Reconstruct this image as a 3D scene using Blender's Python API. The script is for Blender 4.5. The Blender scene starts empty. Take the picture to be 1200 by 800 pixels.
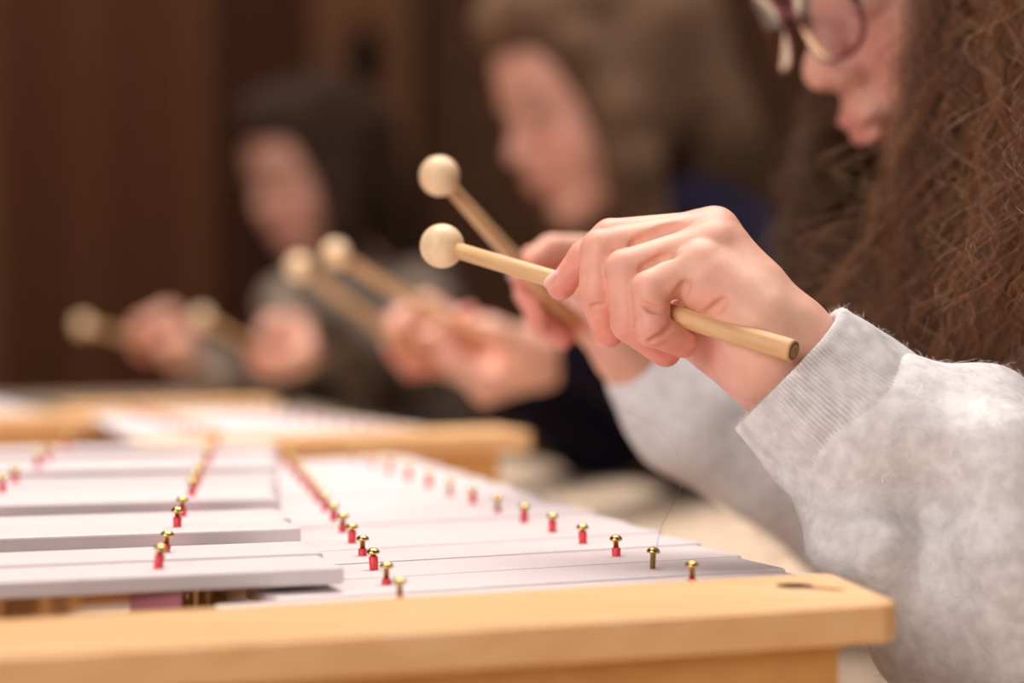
import bpy, math, random
import numpy as np
from mathutils import Vector, Matrix, noise as mnoise

S = bpy.context.scene
C = S.collection
PI = math.pi

# ------------------------------------------------------------------ camera
CAMZ = 0.95
FPX = 2824.0
PITCH = math.atan(100.0 / FPX)
cam_d = bpy.data.cameras.new('camera')
cam_d.sensor_width = 36.0
cam_d.lens = FPX * 36.0 / 1200.0
cam_d.clip_start = 0.05
cam_d.dof.use_dof = True
cam_d.dof.focus_distance = 0.893
cam_d.dof.aperture_fstop = 4.1
cam = bpy.data.objects.new('camera', cam_d)
C.objects.link(cam)
cam.location = (0, 0, CAMZ)
cam.rotation_euler = (PI / 2 - PITCH, 0, 0)
S.camera = cam

# ------------------------------------------------------------------ light
w = bpy.data.worlds.new('room_air')
S.world = w
w.use_nodes = True
w.node_tree.nodes['Background'].inputs[0].default_value = (1.0, 0.86, 0.78, 1)
w.node_tree.nodes['Background'].inputs[1].default_value = 0.32

def area(name, loc, target, size, power, col, spread=PI):
    l = bpy.data.lights.new(name, 'AREA')
    l.shape = 'RECTANGLE'
    l.size, l.size_y = size
    l.energy = power
    l.color = col
    l.spread = spread
    o = bpy.data.objects.new(name, l)
    C.objects.link(o)
    o.location = loc
    o.rotation_euler = (Vector(target) - Vector(loc)).to_track_quat('-Z', 'Y').to_euler()
    return o

area('unseen_overhead_light', (0.1, 1.7, 2.75), (0.1, 1.5, 0.8), (1.8, 1.4), 32, (1.0, 0.92, 0.86), 2.2)
area('unseen_overhead_light', (-0.6, 3.5, 2.8), (-0.4, 4.6, 0.6), (2.6, 0.5), 20, (1.0, 0.86, 0.76), 2.6)  # unseen lamp added overhead to brighten the dark back wall
area('front_fill_light', (-1.3, -1.2, 1.9), (0.1, 1.2, 0.9), (1.8, 1.4), 28, (1.0, 0.94, 0.91), 2.6)  # unseen frontal fill added behind the camera to lift front faces

S.view_settings.view_transform = 'Standard'
S.view_settings.look = 'None'
S.view_settings.exposure = 0.42
S.view_settings.gamma = 1.0
S.view_settings.use_curve_mapping = False

# ------------------------------------------------------------------ pixel helpers (1200x800 frame)
CP, SP = math.cos(PITCH), math.sin(PITCH)
def P(px, py, d):
    a = (px - 600.0) / FPX
    b = -(py - 400.0) / FPX
    y = CP + b * SP
    z = -SP + b * CP
    s = d / y
    return Vector((a * s, d, CAMZ + z * s))
def onz(px, py, drop):
    a = (px - 600.0) / FPX
    b = -(py - 400.0) / FPX
    y = CP + b * SP
    z = -SP + b * CP
    s = -drop / z
    return Vector((a * s, y * s, CAMZ - drop))

# ------------------------------------------------------------------ object helpers
def link_parent(o, parent):
    C.objects.link(o)
    if parent is not None:
        o.parent = parent
    return o
def root_of(p):
    v = Vector((0, 0, 0))
    while p is not None:
        v += p.location
        p = p.parent
    return v
def mesh_np(name, V, F, mat, parent=None, smooth=True, col=None, world=True, loc=None):
    """V Nx3 array (world coordinates when world), F list of faces or Mx4 / Mx3 array."""
    V = np.asarray(V, dtype=np.float32)
    if world:
        base = np.array(root_of(parent) if loc is None else Vector(loc), dtype=np.float32)
        V = V - base
    me = bpy.data.meshes.new(name)
    if isinstance(F, np.ndarray):
        n, k = F.shape
        me.vertices.add(len(V)); me.vertices.foreach_set('co', V.ravel())
        me.loops.add(n * k); me.loops.foreach_set('vertex_index', F.ravel().astype(np.int32))
        me.polygons.add(n)
        me.polygons.foreach_set('loop_start', (np.arange(n) * k).astype(np.int32))
        me.polygons.foreach_set('loop_total', np.full(n, k, dtype=np.int32))
        me.update(calc_edges=True)
    else:
        me.from_pydata([tuple(map(float, v)) for v in V], [], F)
        me.update()
    me.polygons.foreach_set('use_smooth', [smooth] * len(me.polygons))
    if col is not None:
        a = me.color_attributes.new('tint', 'FLOAT_COLOR', 'POINT')
        c4 = np.ones((len(V), 4), dtype=np.float32); c4[:, :3] = col
        a.data.foreach_set('color', c4.ravel())
    me.materials.append(mat)
    o = bpy.data.objects.new(name, me)
    if loc is not None:
        o.location = Vector(loc) - root_of(parent)
    return link_parent(o, parent)
def thing(name, label, cat, loc, group=None):
    o = bpy.data.objects.new(name, None)
    o.empty_display_size = 0.02
    C.objects.link(o)
    o.location = loc
    return tag(o, label, cat, group)
def tag(o, label, cat, group=None):
    o['label'] = label; o['category'] = cat
    if group: o['group'] = group
    return o
def struct(o):
    o['kind'] = 'structure'
    return o
def inst(src, parent, loc, rot=None):
    o = src.copy(); C.objects.link(o); o.parent = parent
    o.location = loc
    if rot is not None: o.rotation_euler = rot
    return o

def prism(quad, z0, z1, bev=0.0):
    """bevelled prism from a convex polygon (list of xy) between z0 and z1 -> V, F"""
    n = len(quad)
    q = np.array([[p[0], p[1]] for p in quad], dtype=float)
    area2 = sum(q[i][0] * q[(i + 1) % n][1] - q[(i + 1) % n][0] * q[i][1] for i in range(n))
    if area2 < 0: q = q[::-1]
    def inset(b):
        out = []
        for i in range(n):
            p, a, c = q[i], q[i - 1], q[(i + 1) % n]
            e1 = (p - a) / np.linalg.norm(p - a); e2 = (c - p) / np.linalg.norm(c - p)
            n1 = np.array([-e1[1], e1[0]]); n2 = np.array([-e2[1], e2[0]])
            m = n1 + n2; m = m / max(1e-6, np.dot(m, n1))
            out.append(p + m * b)
        return out
    if bev <= 0:
        rings = [(0, z0), (0, z1)]
    else:
        h = bev * 0.29
        rings = [(bev, z0), (h, z0 + h), (0, z0 + bev), (0, z1 - bev), (h, z1 - h), (bev, z1)]
    V = []; F = []
    for b, z in rings:
        for p in inset(b): V.append((p[0], p[1], z))
    R = len(rings)
    for r in range(R - 1):
        for i in range(n):
            j = (i + 1) % n
            F.append((r * n + i, r * n + j, (r + 1) * n + j, (r + 1) * n + i))
    F.append(tuple(reversed(range(n))))
    F.append(tuple((R - 1) * n + i for i in range(n)))
    return V, F
def box_vf(x0, x1, y0, y1, z0, z1, bev=0.0):
    return prism([(x0, y0), (x1, y0), (x1, y1), (x0, y1)], z0, z1, bev)
def joinvf(lst):
    V = []; F = []
    for v, f in lst:
        o = len(V); V += list(v); F += [tuple(i + o for i in q) for q in f]
    return V, F
def lathe(profile, seg=20, close=True):
    V = []; F = []
    for r, z in profile:
        for i in range(seg):
            a = 2 * PI * i / seg
            V.append((r * math.cos(a), r * math.sin(a), z))
    for k in range(len(profile) - 1):
        for i in range(seg):
            j = (i + 1) % seg
            F.append((k * seg + i, k * seg + j, (k + 1) * seg + j, (k + 1) * seg + i))
    if close:
        F.append(tuple(reversed(range(seg)))); F.append(tuple((len(profile) - 1) * seg + i for i in range(seg)))
    return V, F
def tube_along(pts, radii, seg=16, caps=True):
    pts = [Vector(p) for p in pts]
    V = []; F = []
    up = None
    for i, p in enumerate(pts):
        t = (pts[min(i + 1, len(pts) - 1)] - pts[max(i - 1, 0)]).normalized()
        if up is None:
            up = t.orthogonal().normalized()
        up = (up - t * up.dot(t)).normalized()
        s = t.cross(up)
        for k in range(seg):
            a = 2 * PI * k / seg
            V.append(p + (up * math.cos(a) + s * math.sin(a)) * radii[i])
    n = len(pts)
    for i in range(n - 1):
        for k in range(seg):
            j = (k + 1) % seg
            F.append((i * seg + k, i * seg + j, (i + 1) * seg + j, (i + 1) * seg + k))
    if caps:
        F.append(tuple(reversed(range(seg)))); F.append(tuple((n - 1) * seg + k for k in range(seg)))
    return V, F

# ------------------------------------------------------------------ implicit bodies -> one mesh (surface nets)
class Field:
    def __init__(s, lo, hi, h):
        s.lo = np.array(lo, dtype=np.float32); s.h = h
        s.n = np.ceil((np.array(hi) - s.lo) / h).astype(int) + 1
        s.F = np.full(tuple(s.n), 1.0, dtype=np.float32)
        s.A = None; s.o = None; s.sc = 1.0
    def frame(s, A=None, o=None, sc=1.0):
        """following shapes are given in local coordinates: world = A (sc p) + o"""
        s.A = None if A is None else np.array(A, dtype=np.float64); s.o = None if o is None else np.array(o, dtype=np.float64); s.sc = sc
    def like(s):
        o = Field.__new__(Field); o.lo = s.lo; o.h = s.h; o.n = s.n
        o.A = s.A; o.o = s.o; o.sc = s.sc
        o.F = np.full(tuple(s.n), 1.0, dtype=np.float32)
        return o
    def block(s, lo, hi):
        a = np.maximum(0, np.floor((np.array(lo) - s.lo) / s.h).astype(int))
        b = np.minimum(s.n, np.ceil((np.array(hi) - s.lo) / s.h).astype(int) + 1)
        if np.any(b <= a): return None
        sl = tuple(slice(a[i], b[i]) for i in range(3))
        ax = [(s.lo[i] + s.h * np.arange(a[i], b[i])).astype(np.float32) for i in range(3)]
        X, Y, Z = np.meshgrid(*ax, indexing='ij', sparse=True)
        return sl, X, Y, Z
    def comb(s, sl, D, k, mode):
        A = s.F[sl]
        if mode == 'sub':
            B = -D
            if k > 0:
                h = np.maximum(k - np.abs(A - B), 0) / k
                s.F[sl] = np.maximum(A, B) + h * h * k * 0.25
            else: s.F[sl] = np.maximum(A, B)
        else:
            if k > 0:
                h = np.maximum(k - np.abs(A - D), 0) / k
                s.F[sl] = np.minimum(A, D) - h * h * k * 0.25
            else: s.F[sl] = np.minimum(A, D)
    def cap(s, a, b, r1, r2, k=0.0, mode='add'):
        if s.A is not None:
            a = s.A @ (np.array(a, dtype=np.float64) * s.sc) + s.o; b = s.A @ (np.array(b, dtype=np.float64) * s.sc) + s.o
            r1 *= s.sc; r2 *= s.sc
        a = np.array(a, dtype=np.float32); b = np.array(b, dtype=np.float32)
        m = max(r1, r2) + k + 3 * s.h
        bl = s.block(np.minimum(a, b) - m, np.maximum(a, b) + m)
        if bl is None: return
        sl, X, Y, Z = bl
        d = b - a; L2 = float(d @ d) + 1e-12
        t = np.clip(((X - a[0]) * d[0] + (Y - a[1]) * d[1] + (Z - a[2]) * d[2]) / L2, 0, 1)
        D = np.sqrt((X - a[0] - t * d[0]) ** 2 + (Y - a[1] - t * d[1]) ** 2 + (Z - a[2] - t * d[2]) ** 2) - (r1 + (r2 - r1) * t)
        s.comb(sl, D, k, mode)
    def ell(s, c, r, k=0.0, mode='add', R=None):
        if s.A is not None:
            c = s.A @ (np.array(c, dtype=np.float64) * s.sc) + s.o; r = np.array(r) * s.sc
            R = s.A if R is None else s.A @ np.array(R, dtype=np.float64)
        c = np.array(c, dtype=np.float32); r = np.array(r, dtype=np.float32)
        m = float(r.max()) + k + 3 * s.h
        bl = s.block(c - m, c + m)
        if bl is None: return
        sl, X, Y, Z = bl
        x, y, z = X - c[0], Y - c[1], Z - c[2]
        if R is not None:
            R = np.array(R, dtype=np.float32)   # columns = ellipsoid axes
            x, y, z = (R[0][0] * x + R[1][0] * y + R[2][0] * z, R[0][1] * x + R[1][1] * y + R[2][1] * z, R[0][2] * x + R[1][2] * y + R[2][2] * z)
        k0 = np.sqrt((x / r[0]) ** 2 + (y / r[1]) ** 2 + (z / r[2]) ** 2)
        k1 = np.sqrt((x / r[0] ** 2) ** 2 + (y / r[1] ** 2) ** 2 + (z / r[2] ** 2) ** 2) + 1e-9
        s.comb(sl, k0 * (k0 - 1) / k1, k, mode)
    def chain(s, pts, rad, k=0.0, mode='add'):
        for i in range(len(pts) - 1):
            s.cap(pts[i], pts[i + 1], rad[i], rad[i + 1], k, mode)
    def merge(s, o, k):
        s.comb((slice(None),) * 3, o.F, k, 'add')
    def mesh(s):
        F = s.F; ins = F < 0
        c = ins[:-1, :-1, :-1].astype(np.int8)
        tot = np.zeros_like(c)
        for i in (0, 1):
            for j in (0, 1):
                for k in (0, 1):
                    tot += ins[i:F.shape[0] - 1 + i, j:F.shape[1] - 1 + j, k:F.shape[2] - 1 + k]
        act = (tot > 0) & (tot < 8)
        idx = np.argwhere(act)
        ids = np.full(act.shape, -1, dtype=np.int32); ids[act] = np.arange(len(idx))
        acc = np.zeros((len(idx), 3), dtype=np.float64); cnt = np.zeros(len(idx))
        corners = [(i, j, k) for i in (0, 1) for j in (0, 1) for k in (0, 1)]
        vals = {c_: F[idx[:, 0] + c_[0], idx[:, 1] + c_[1], idx[:, 2] + c_[2]].astype(np.float64) for c_ in corners}
        for c0 in corners:
            for ax in range(3):
                if c0[ax] == 1: continue
                c1 = list(c0); c1[ax] = 1; c1 = tuple(c1)
                a, b = vals[c0], vals[c1]
                m = (a < 0) != (b < 0)
                t = np.where(m, a / np.where(m, a - b, 1), 0)
                p = np.tile(np.array(c0, dtype=float), (len(idx), 1)); p[:, ax] += t
                acc[m] += p[m]; cnt[m] += 1
        V = (idx + acc / cnt[:, None]) * s.h + s.lo
        quads = []
        for ax in range(3):
            a = [slice(None)] * 3; b = [slice(None)] * 3
            a[ax] = slice(0, -1); b[ax] = slice(1, None)
            A = ins[tuple(a)]; B = ins[tuple(b)]
            u, v = (ax + 1) % 3, (ax + 2) % 3
            e = np.argwhere(A != B)
            ok = (e[:, u] > 0) & (e[:, v] > 0) & (e[:, u] < act.shape[u]) & (e[:, v] < act.shape[v])
            e = e[ok]
            sgn = A[e[:, 0], e[:, 1], e[:, 2]]
            def cell(du, dv):
                q = e.copy(); q[:, u] -= du; q[:, v] -= dv
                return ids[q[:, 0], q[:, 1], q[:, 2]]
            q = np.stack([cell(1, 1), cell(0, 1), cell(0, 0), cell(1, 0)], 1)
            q[~sgn] = q[~sgn][:, ::-1]
            quads.append(q)
        return V, np.concatenate(quads)

def vnormals(V, F):
    n = np.cross(V[F[:, 2]] - V[F[:, 0]], V[F[:, 3]] - V[F[:, 1]])
    N = np.zeros_like(V)
    for i in range(4): np.add.at(N, F[:, i], n)
    return N / (np.linalg.norm(N, axis=1)[:, None] + 1e-12)
def smooth_np(V, F, it=1, lam=0.5):
    e = np.concatenate([F[:, [0, 1]], F[:, [1, 2]], F[:, [2, 3]], F[:, [3, 0]]])
    for _ in range(it):
        A = np.zeros_like(V); c = np.zeros(len(V))
        np.add.at(A, e[:, 0], V[e[:, 1]]); np.add.at(A, e[:, 1], V[e[:, 0]])
        np.add.at(c, e[:, 0], 1); np.add.at(c, e[:, 1], 1)
        V = V + lam * (A / np.maximum(c, 1)[:, None] - V)
    return V
def wob(V, freq, seed, octs=3):
    """cheap smooth pseudo-noise in numpy"""
    rs = np.random.RandomState(seed); out = np.zeros(len(V)); amp = 1.0; tot = 0
    for o in range(octs):
        for _ in range(5):
            d = rs.normal(size=3); d = d / np.linalg.norm(d) * freq * (0.6 + 0.8 * rs.rand())
            out += amp * np.sin(V @ d + rs.rand() * 6.28 + 1.7 * np.sin(V @ (d[[1, 2, 0]] * 0.6) + rs.rand() * 6))
        tot += amp * 5 ** 0.5; amp *= 0.5; freq *= 2
    return out / tot

# ------------------------------------------------------------------ materials
def new_mat(name, base=(0.5, 0.5, 0.5), rough=0.5, metal=0.0, spec=0.5):
    m = bpy.data.materials.new(name); m.use_nodes = True
    b = m.node_tree.nodes['Principled BSDF']
    b.inputs['Base Color'].default_value = (*base, 1)
    b.inputs['Roughness'].default_value = rough
    b.inputs['Metallic'].default_value = metal
    b.inputs['Specular IOR Level'].default_value = spec
    return m
def nd(m, t, **kw):
    n = m.node_tree.nodes.new(t)
    for k, v in kw.items(): setattr(n, k, v)
    return n
def lk(m, a, b): m.node_tree.links.new(a, b)
def bsdf(m): return m.node_tree.nodes['Principled BSDF']
def noise_mix(m, c1, c2, scale, stretch=(1, 1, 1), detail=4, lo=0.35, hi=0.65, rotz=0.0, bump=0.0, bdist=0.001, bscale=None):
    tc = nd(m, 'ShaderNodeTexCoord'); mp = nd(m, 'ShaderNodeMapping')
    mp.inputs['Scale'].default_value = stretch; mp.inputs['Rotation'].default_value = (0, 0, rotz)
    lk(m, tc.outputs['Object'], mp.inputs[0])
    n = nd(m, 'ShaderNodeTexNoise'); n.inputs['Scale'].default_value = scale; n.inputs['Detail'].default_value = detail
    lk(m, mp.outputs[0], n.inputs['Vector'])
    r = nd(m, 'ShaderNodeMapRange'); r.inputs[1].default_value = lo; r.inputs[2].default_value = hi
    lk(m, n.outputs[0], r.inputs[0])
    x = nd(m, 'ShaderNodeMix', data_type='RGBA')
    x.inputs[6].default_value = (*c1, 1); x.inputs[7].default_value = (*c2, 1)
    lk(m, r.outputs[0], x.inputs[0]); lk(m, x.outputs[2], bsdf(m).inputs['Base Color'])
    if bump > 0:
        src = n
        if bscale:
            src = nd(m, 'ShaderNodeTexNoise'); src.inputs['Scale'].default_value = bscale; src.inputs['Detail'].default_value = 8; src.inputs['Roughness'].default_value = 0.75
            lk(m, mp.outputs[0], src.inputs['Vector'])
        bp = nd(m, 'ShaderNodeBump'); bp.inputs['Strength'].default_value = bump; bp.inputs['Distance'].default_value = bdist
        lk(m, src.outputs[0], bp.inputs['Height']); lk(m, bp.outputs[0], bsdf(m).inputs['Normal'])
    return x
def wood(name, c1, c2, rotz=0.0, rough=0.45, scale=30, stretch=(1, 12, 12)):
    m = new_mat(name, rough=rough, spec=0.35)
    noise_mix(m, c1, c2, scale, stretch, 5, 0.3, 0.7, rotz, 0.12, 0.0003)
    return m
def skin_mat(name, sss=0.12):
    m = new_mat(name, rough=0.48, spec=0.35)
    a = nd(m, 'ShaderNodeAttribute', attribute_name='tint')
    tc = nd(m, 'ShaderNodeTexCoord')
    n = nd(m, 'ShaderNodeTexNoise'); n.inputs['Scale'].default_value = 160; n.inputs['Detail'].default_value = 4
    lk(m, tc.outputs['Object'], n.inputs['Vector'])
    r = nd(m, 'ShaderNodeMapRange'); r.inputs[1].default_value = 0.3; r.inputs[2].default_value = 0.7
    r.inputs[3].default_value = 0.93; r.inputs[4].default_value = 1.05
    lk(m, n.outputs[0], r.inputs[0])
    x = nd(m, 'ShaderNodeMix', data_type='RGBA', blend_type='MULTIPLY'); x.inputs[0].default_value = 1
    lk(m, a.outputs['Color'], x.inputs[6]); lk(m, r.outputs[0], x.inputs[7])
    b = bsdf(m); lk(m, x.outputs[2], b.inputs['Base Color'])
    b.inputs['Subsurface Weight'].default_value = sss
    b.inputs['Subsurface Radius'].default_value = (1.0, 0.35, 0.2)
    b.inputs['Subsurface Scale'].default_value = 0.004
    n2 = nd(m, 'ShaderNodeTexNoise'); n2.inputs['Scale'].default_value = 900; n2.inputs['Detail'].default_value = 2
    lk(m, tc.outputs['Object'], n2.inputs['Vector'])
    bp = nd(m, 'ShaderNodeBump'); bp.inputs['Strength'].default_value = 0.12; bp.inputs['Distance'].default_value = 0.0003
    lk(m, n2.outputs[0], bp.inputs['Height']); lk(m, bp.outputs[0], b.inputs['Normal'])
    return m
def tint_mat(name, rough=0.6, spec=0.3):
    m = new_mat(name, rough=rough, spec=spec)
    a = nd(m, 'ShaderNodeAttribute', attribute_name='tint')
    lk(m, a.outputs['Color'], bsdf(m).inputs['Base Color'])
    return m

M = {}
M['bar'] = new_mat('bar_metal_satin', (0.80, 0.755, 0.77), 0.5, 0.0, 0.3)
noise_mix(M['bar'], (0.73, 0.655, 0.665), (0.68, 0.61, 0.62), 25, (1, 6, 1), 3, 0.3, 0.7)
M['brass'] = new_mat('brass', (0.66, 0.46, 0.17), 0.26, 1.0)
M['red'] = new_mat('red_rubber', (0.80, 0.055, 0.075), 0.45)
M['felt'] = new_mat('pink_felt', (0.46, 0.17, 0.21), 0.9)
M['rail'] = wood('birch_rail', (0.85, 0.53, 0.275), (0.78, 0.44, 0.195), 0.37, 0.42, 14, (1, 10, 10))
M['boxwood'] = wood('birch_box', (0.68, 0.36, 0.12), (0.58, 0.28, 0.085), 0.37, 0.5, 14, (1, 10, 10))
M['dark'] = new_mat('dark_hole', (0.014, 0.009, 0.007), 0.9, 0, 0.1)
M['slotwood'] = new_mat('bare_slot_wood', (0.42, 0.22, 0.09), 0.7)
M['mallet_head'] = wood('mallet_head_wood', (0.90, 0.67, 0.44), (0.80, 0.55, 0.32), 0, 0.4, 60, (1, 1, 4))
M['stick'] = wood('mallet_stick_wood', (0.78, 0.50, 0.27), (0.62, 0.36, 0.165), 0, 0.5, 40, (12, 12, 1))
M['endgrain'] = new_mat('stick_end_grain', (0.30, 0.16, 0.075), 0.7)
M['rim'] = new_mat('stick_dark_rim', (0.14, 0.065, 0.03), 0.7)
M['table'] = new_mat('table_laminate', rough=0.5, spec=0.3)
noise_mix(M['table'], (0.64, 0.50, 0.38), (0.57, 0.44, 0.33), 12, (8, 1, 1), 4, 0.3, 0.7, 0.36)
M['skin'] = skin_mat('skin', 0.12)
M['skin_far'] = skin_mat('skin_far', 0.0)

# ------------------------------------------------------------------ the room
TZ = CAMZ - 0.19
M['floor'] = wood('floor_wood', (0.16, 0.085, 0.045), (0.11, 0.055, 0.03), 0, 0.5, 3, (1, 8, 1))
M['panel'] = new_mat('brown_panel', rough=0.6)
noise_mix(M['panel'], (0.090, 0.030, 0.014), (0.112, 0.043, 0.019), 2.0, (3, 3, 0.3), 3)
M['panel_warm'] = new_mat('warm_brown_panel', rough=0.6)
noise_mix(M['panel_warm'], (0.135, 0.055, 0.023), (0.115, 0.043, 0.019), 2.0, (3, 3, 0.3), 3)
M['panel_gap'] = new_mat('panel_gap', (0.022, 0.008, 0.0045), 0.8)
M['pillar'] = new_mat('plaster_brown', rough=0.85)
noise_mix(M['pillar'], (0.18, 0.086, 0.042), (0.13, 0.060, 0.030), 1.5)
M['darkdoor'] = new_mat('dark_door', (0.050, 0.017, 0.008), 0.6)
M['brick'] = new_mat('dark_brick', rough=0.85)
noise_mix(M['brick'], (0.070, 0.030, 0.015), (0.11, 0.055, 0.033), 1.6, (1, 1, 2.2), 2, 0.35, 0.65)
M['mortar'] = new_mat('brick_mortar', (0.075, 0.038, 0.022), 0.9)
M['plain'] = new_mat('warm_paint', (0.22, 0.14, 0.10), 0.85)
M['ceil'] = new_mat('ceiling_paint', (0.5, 0.42, 0.36), 0.9)
WY = 4.9
for k_ in ('panel', 'panel_warm', 'panel_gap', 'pillar', 'darkdoor', 'brick', 'mortar'): bsdf(M[k_]).inputs['Specular IOR Level'].default_value = 0.08
def box_obj(name, b, mat, parent=None, bev=0.0):
    V, F = box_vf(*b, bev)
    return mesh_np(name, V, F, mat, parent, smooth=False, world=(parent is None))
struct(box_obj('floor', (-3.2, 3.0, -1.6, WY, -0.05, 0.0), M['floor']))
struct(box_obj('ceiling', (-3.2, 3.0, -1.6, WY, 2.9, 3.0), M['ceil']))
wb = struct(box_obj('wall_back', (-3.2, 3.0, WY, WY + 0.1, 0, 2.9), M['mortar']))
struct(box_obj('wall_left', (-3.3, -3.2, -1.6, WY, 0, 2.9), M['plain']))
struct(box_obj('wall_right', (3.0, 3.1, -1.6, WY, 0, 2.9), M['plain']))
struct(box_obj('wall_front', (-3.2, 3.0, -1.7, -1.6, 0, 2.9), M['plain']))
def wx(px, y=WY): return (px - 600) / FPX * y
# wooden boards on the left of the back wall
xs = [-60, 36, 72, 108, 144, 182, 216, 252]
xb = wx(36)
k = 0
x = wx(252)
cols = 0
while x > -3.15:
    bw = 0.062 + 0.010 * ((k * 7) % 3)
    m_ = (M['panel'] if k % 3 else M['panel_warm']) if x > wx(40) else M['pillar']
    o = box_obj('wall_board', (x - bw + 0.004, x - 0.004, WY - 0.022 - 0.006 * (k % 2), WY + 0.001, 0.0, 2.9), m_, wb, 0.004)
    x -= bw; k += 1
    if k > 52: break
# dark door leaf, then plaster pillar with a black oval wall lamp / speaker
d1 = box_obj('door_1', (wx(252) + 0.002, wx(371), WY - 0.02, WY - 0.001, 0, 2.9), M['darkdoor']); struct(d1)
t1 = box_obj('trim_1', (wx(371), wx(488), WY - 0.10, WY - 0.001, 0, 2.9), M['pillar'], None, 0.01); struct(t1)
sp = thing('wall_speaker', 'small black oval speaker high on the tan pillar at the back', 'speaker', (wx(432), WY - 0.10, CAMZ + (300 - 65) / FPX * (WY - 0.1)))
V, F = lathe([(0.001, 0.0), (0.9, 0.0), (1.0, 0.12), (0.96, 0.3), (0.8, 0.36), (0.001, 0.36)], 28)
V = [(v[0] * 0.034, -v[2] * 0.06 - 0.001, v[1] * 0.062) for v in V]
mesh_np('speaker_body', V, F, M['dark'], sp, world=False)
V, F = lathe([(0.001, 0.38), (0.7, 0.38), (0.72, 0.34), (0.001, 0.34)], 24)
V = [(v[0] * 0.034, -v[2] * 0.06 - 0.001, v[1] * 0.062) for v in V]
mesh_np('speaker_grille', V, F, new_mat('grille_black', (0.006, 0.005, 0.0045), 0.9, 0, 0.1), sp, world=False)
# brick wall on the right: nearest rows as single bricks
bx0 = wx(490)
bm_src = None
row = 0; nb = 0
rz = 0.62
bw_, bh_ = 0.235, 0.074
while rz < 1.75:
    off = (row % 2) * bw_ / 2
    x = bx0 + 0.002
    col_i = 0
    while x < 1.62:
        x1 = x + (bw_ if (col_i or not off) else off)
        rs = random.Random(row * 97 + col_i)
        if bm_src is None:
            V, F = box_vf(-bw_ / 2 + 0.005, bw_ / 2 - 0.005, -0.012, 0.0, -bh_ / 2 + 0.005, bh_ / 2 - 0.005, 0.0)
            bm_src = mesh_np('brick', V, F, M['brick'], wb, smooth=False, world=False)
            o = bm_src
        else:
            o = inst(bm_src, wb, (0, 0, 0))
        o.location = Vector(((x + x1) / 2, WY - 0.001 + rs.uniform(0, 0.006), rz + bh_ / 2))
        if x1 - x < bw_ * 0.9: o.scale.x = (x1 - x - 0.01) / (bw_ - 0.01)
        nb += 1; col_i += 1; x = x1
    rz += bh_; row += 1

# table (long, its edge runs beside the children)
ex = lambda d: 0.19 * 1.0 - 0.37 * (d - 1.79)
tq = [(ex(0.35), 0.35), (ex(3.3), 3.3), (ex(3.3) - 1.3, 2.82), (ex(0.35) - 1.5, -0.2)]
tb = thing('long_table', 'long beige table top under the metallophones', 'table', (-0.5, 1.5, 0))
V, F = prism([(p[0] + 0.5, p[1] - 1.5) for p in tq], TZ - 0.028, TZ, 0.003)
mesh_np('table_top', V, F, M['table'], tb, smooth=False, world=False)
for (x_, y_) in ((0.55, 0.45), (-0.42, 2.98), (-1.5, 2.6), (-0.75, 0.1)):
    V, F = box_vf(x_ + 0.5 - 0.025, x_ + 0.5 + 0.025, y_ - 1.5 - 0.025, y_ - 1.5 + 0.025, 0, TZ - 0.0285, 0.003)
    mesh_np('leg', V, F, M['table'], tb, smooth=False, world=False)

# ------------------------------------------------------------------ metallophones
HB, HR, HA = 0.1136, 0.1084, 0.105          # drops below the camera: bar tops, rail top, raised bar tops
pin_prof = [(0.00105, -0.004), (0.00105, 0.0056), (0.0022, 0.0057), (0.0025, 0.0061), (0.0024, 0.0066), (0.0020, 0.0072), (0.0013, 0.0077), (0.0005, 0.0079)]
pinV, pinF = lathe(pin_prof, 16)
slvV, slvF = lathe([(0.0016, -0.0038), (0.00168, 0.0034), (0.0012, 0.0037)], 14)
pin_src = None
def pin(parent, pos, sleeve_h, tilt=(0, 0)):
    global pin_src
    loc = Vector(pos) - root_of(parent)
    if pin_src is None:
        p = mesh_np('pin', pinV, pinF, M['brass'], parent, world=False)
        s = mesh_np('rubber_sleeve', slvV, slvF, M['red'], p, world=False)
        pin_src = (p, s)
        p.location = loc
    else:
        p = inst(pin_src[0], parent, loc); s = inst(pin_src[1], p, (0, 0, 0))
    p.rotation_euler = (tilt[0], tilt[1], 0)
    s.location = (0, 0, -0.0024 + 0.0036 * sleeve_h)
    return p
def bar_quad(a, b, hw):
    d = (b - a); d.z = 0; d.normalize(); n = Vector((-d.y, d.x, 0))
    return [(a - n * hw), (b - n * hw), (b + n * hw), (a + n * hw)]
def add_bar(parent, a, b, hw, ztop, th, bev=0.0009):
    q = [(v.x, v.y) for v in bar_quad(a, b, hw)]
    V, F = prism(q, ztop - th, ztop, bev)
    c = (a + b) / 2
    return mesh_np('tone_bar', V, F, M['bar'], parent, smooth=False, loc=(c.x, c.y, ztop))

rng = random.Random(4)
mt = thing('metallophone', 'nearest metallophone, silvery bars in two tiers on a birch frame', 'metallophone', (0, 0.95, TZ))
zb, za, zr = CAMZ - HB, CAMZ - HA, CAMZ - HR
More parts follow.
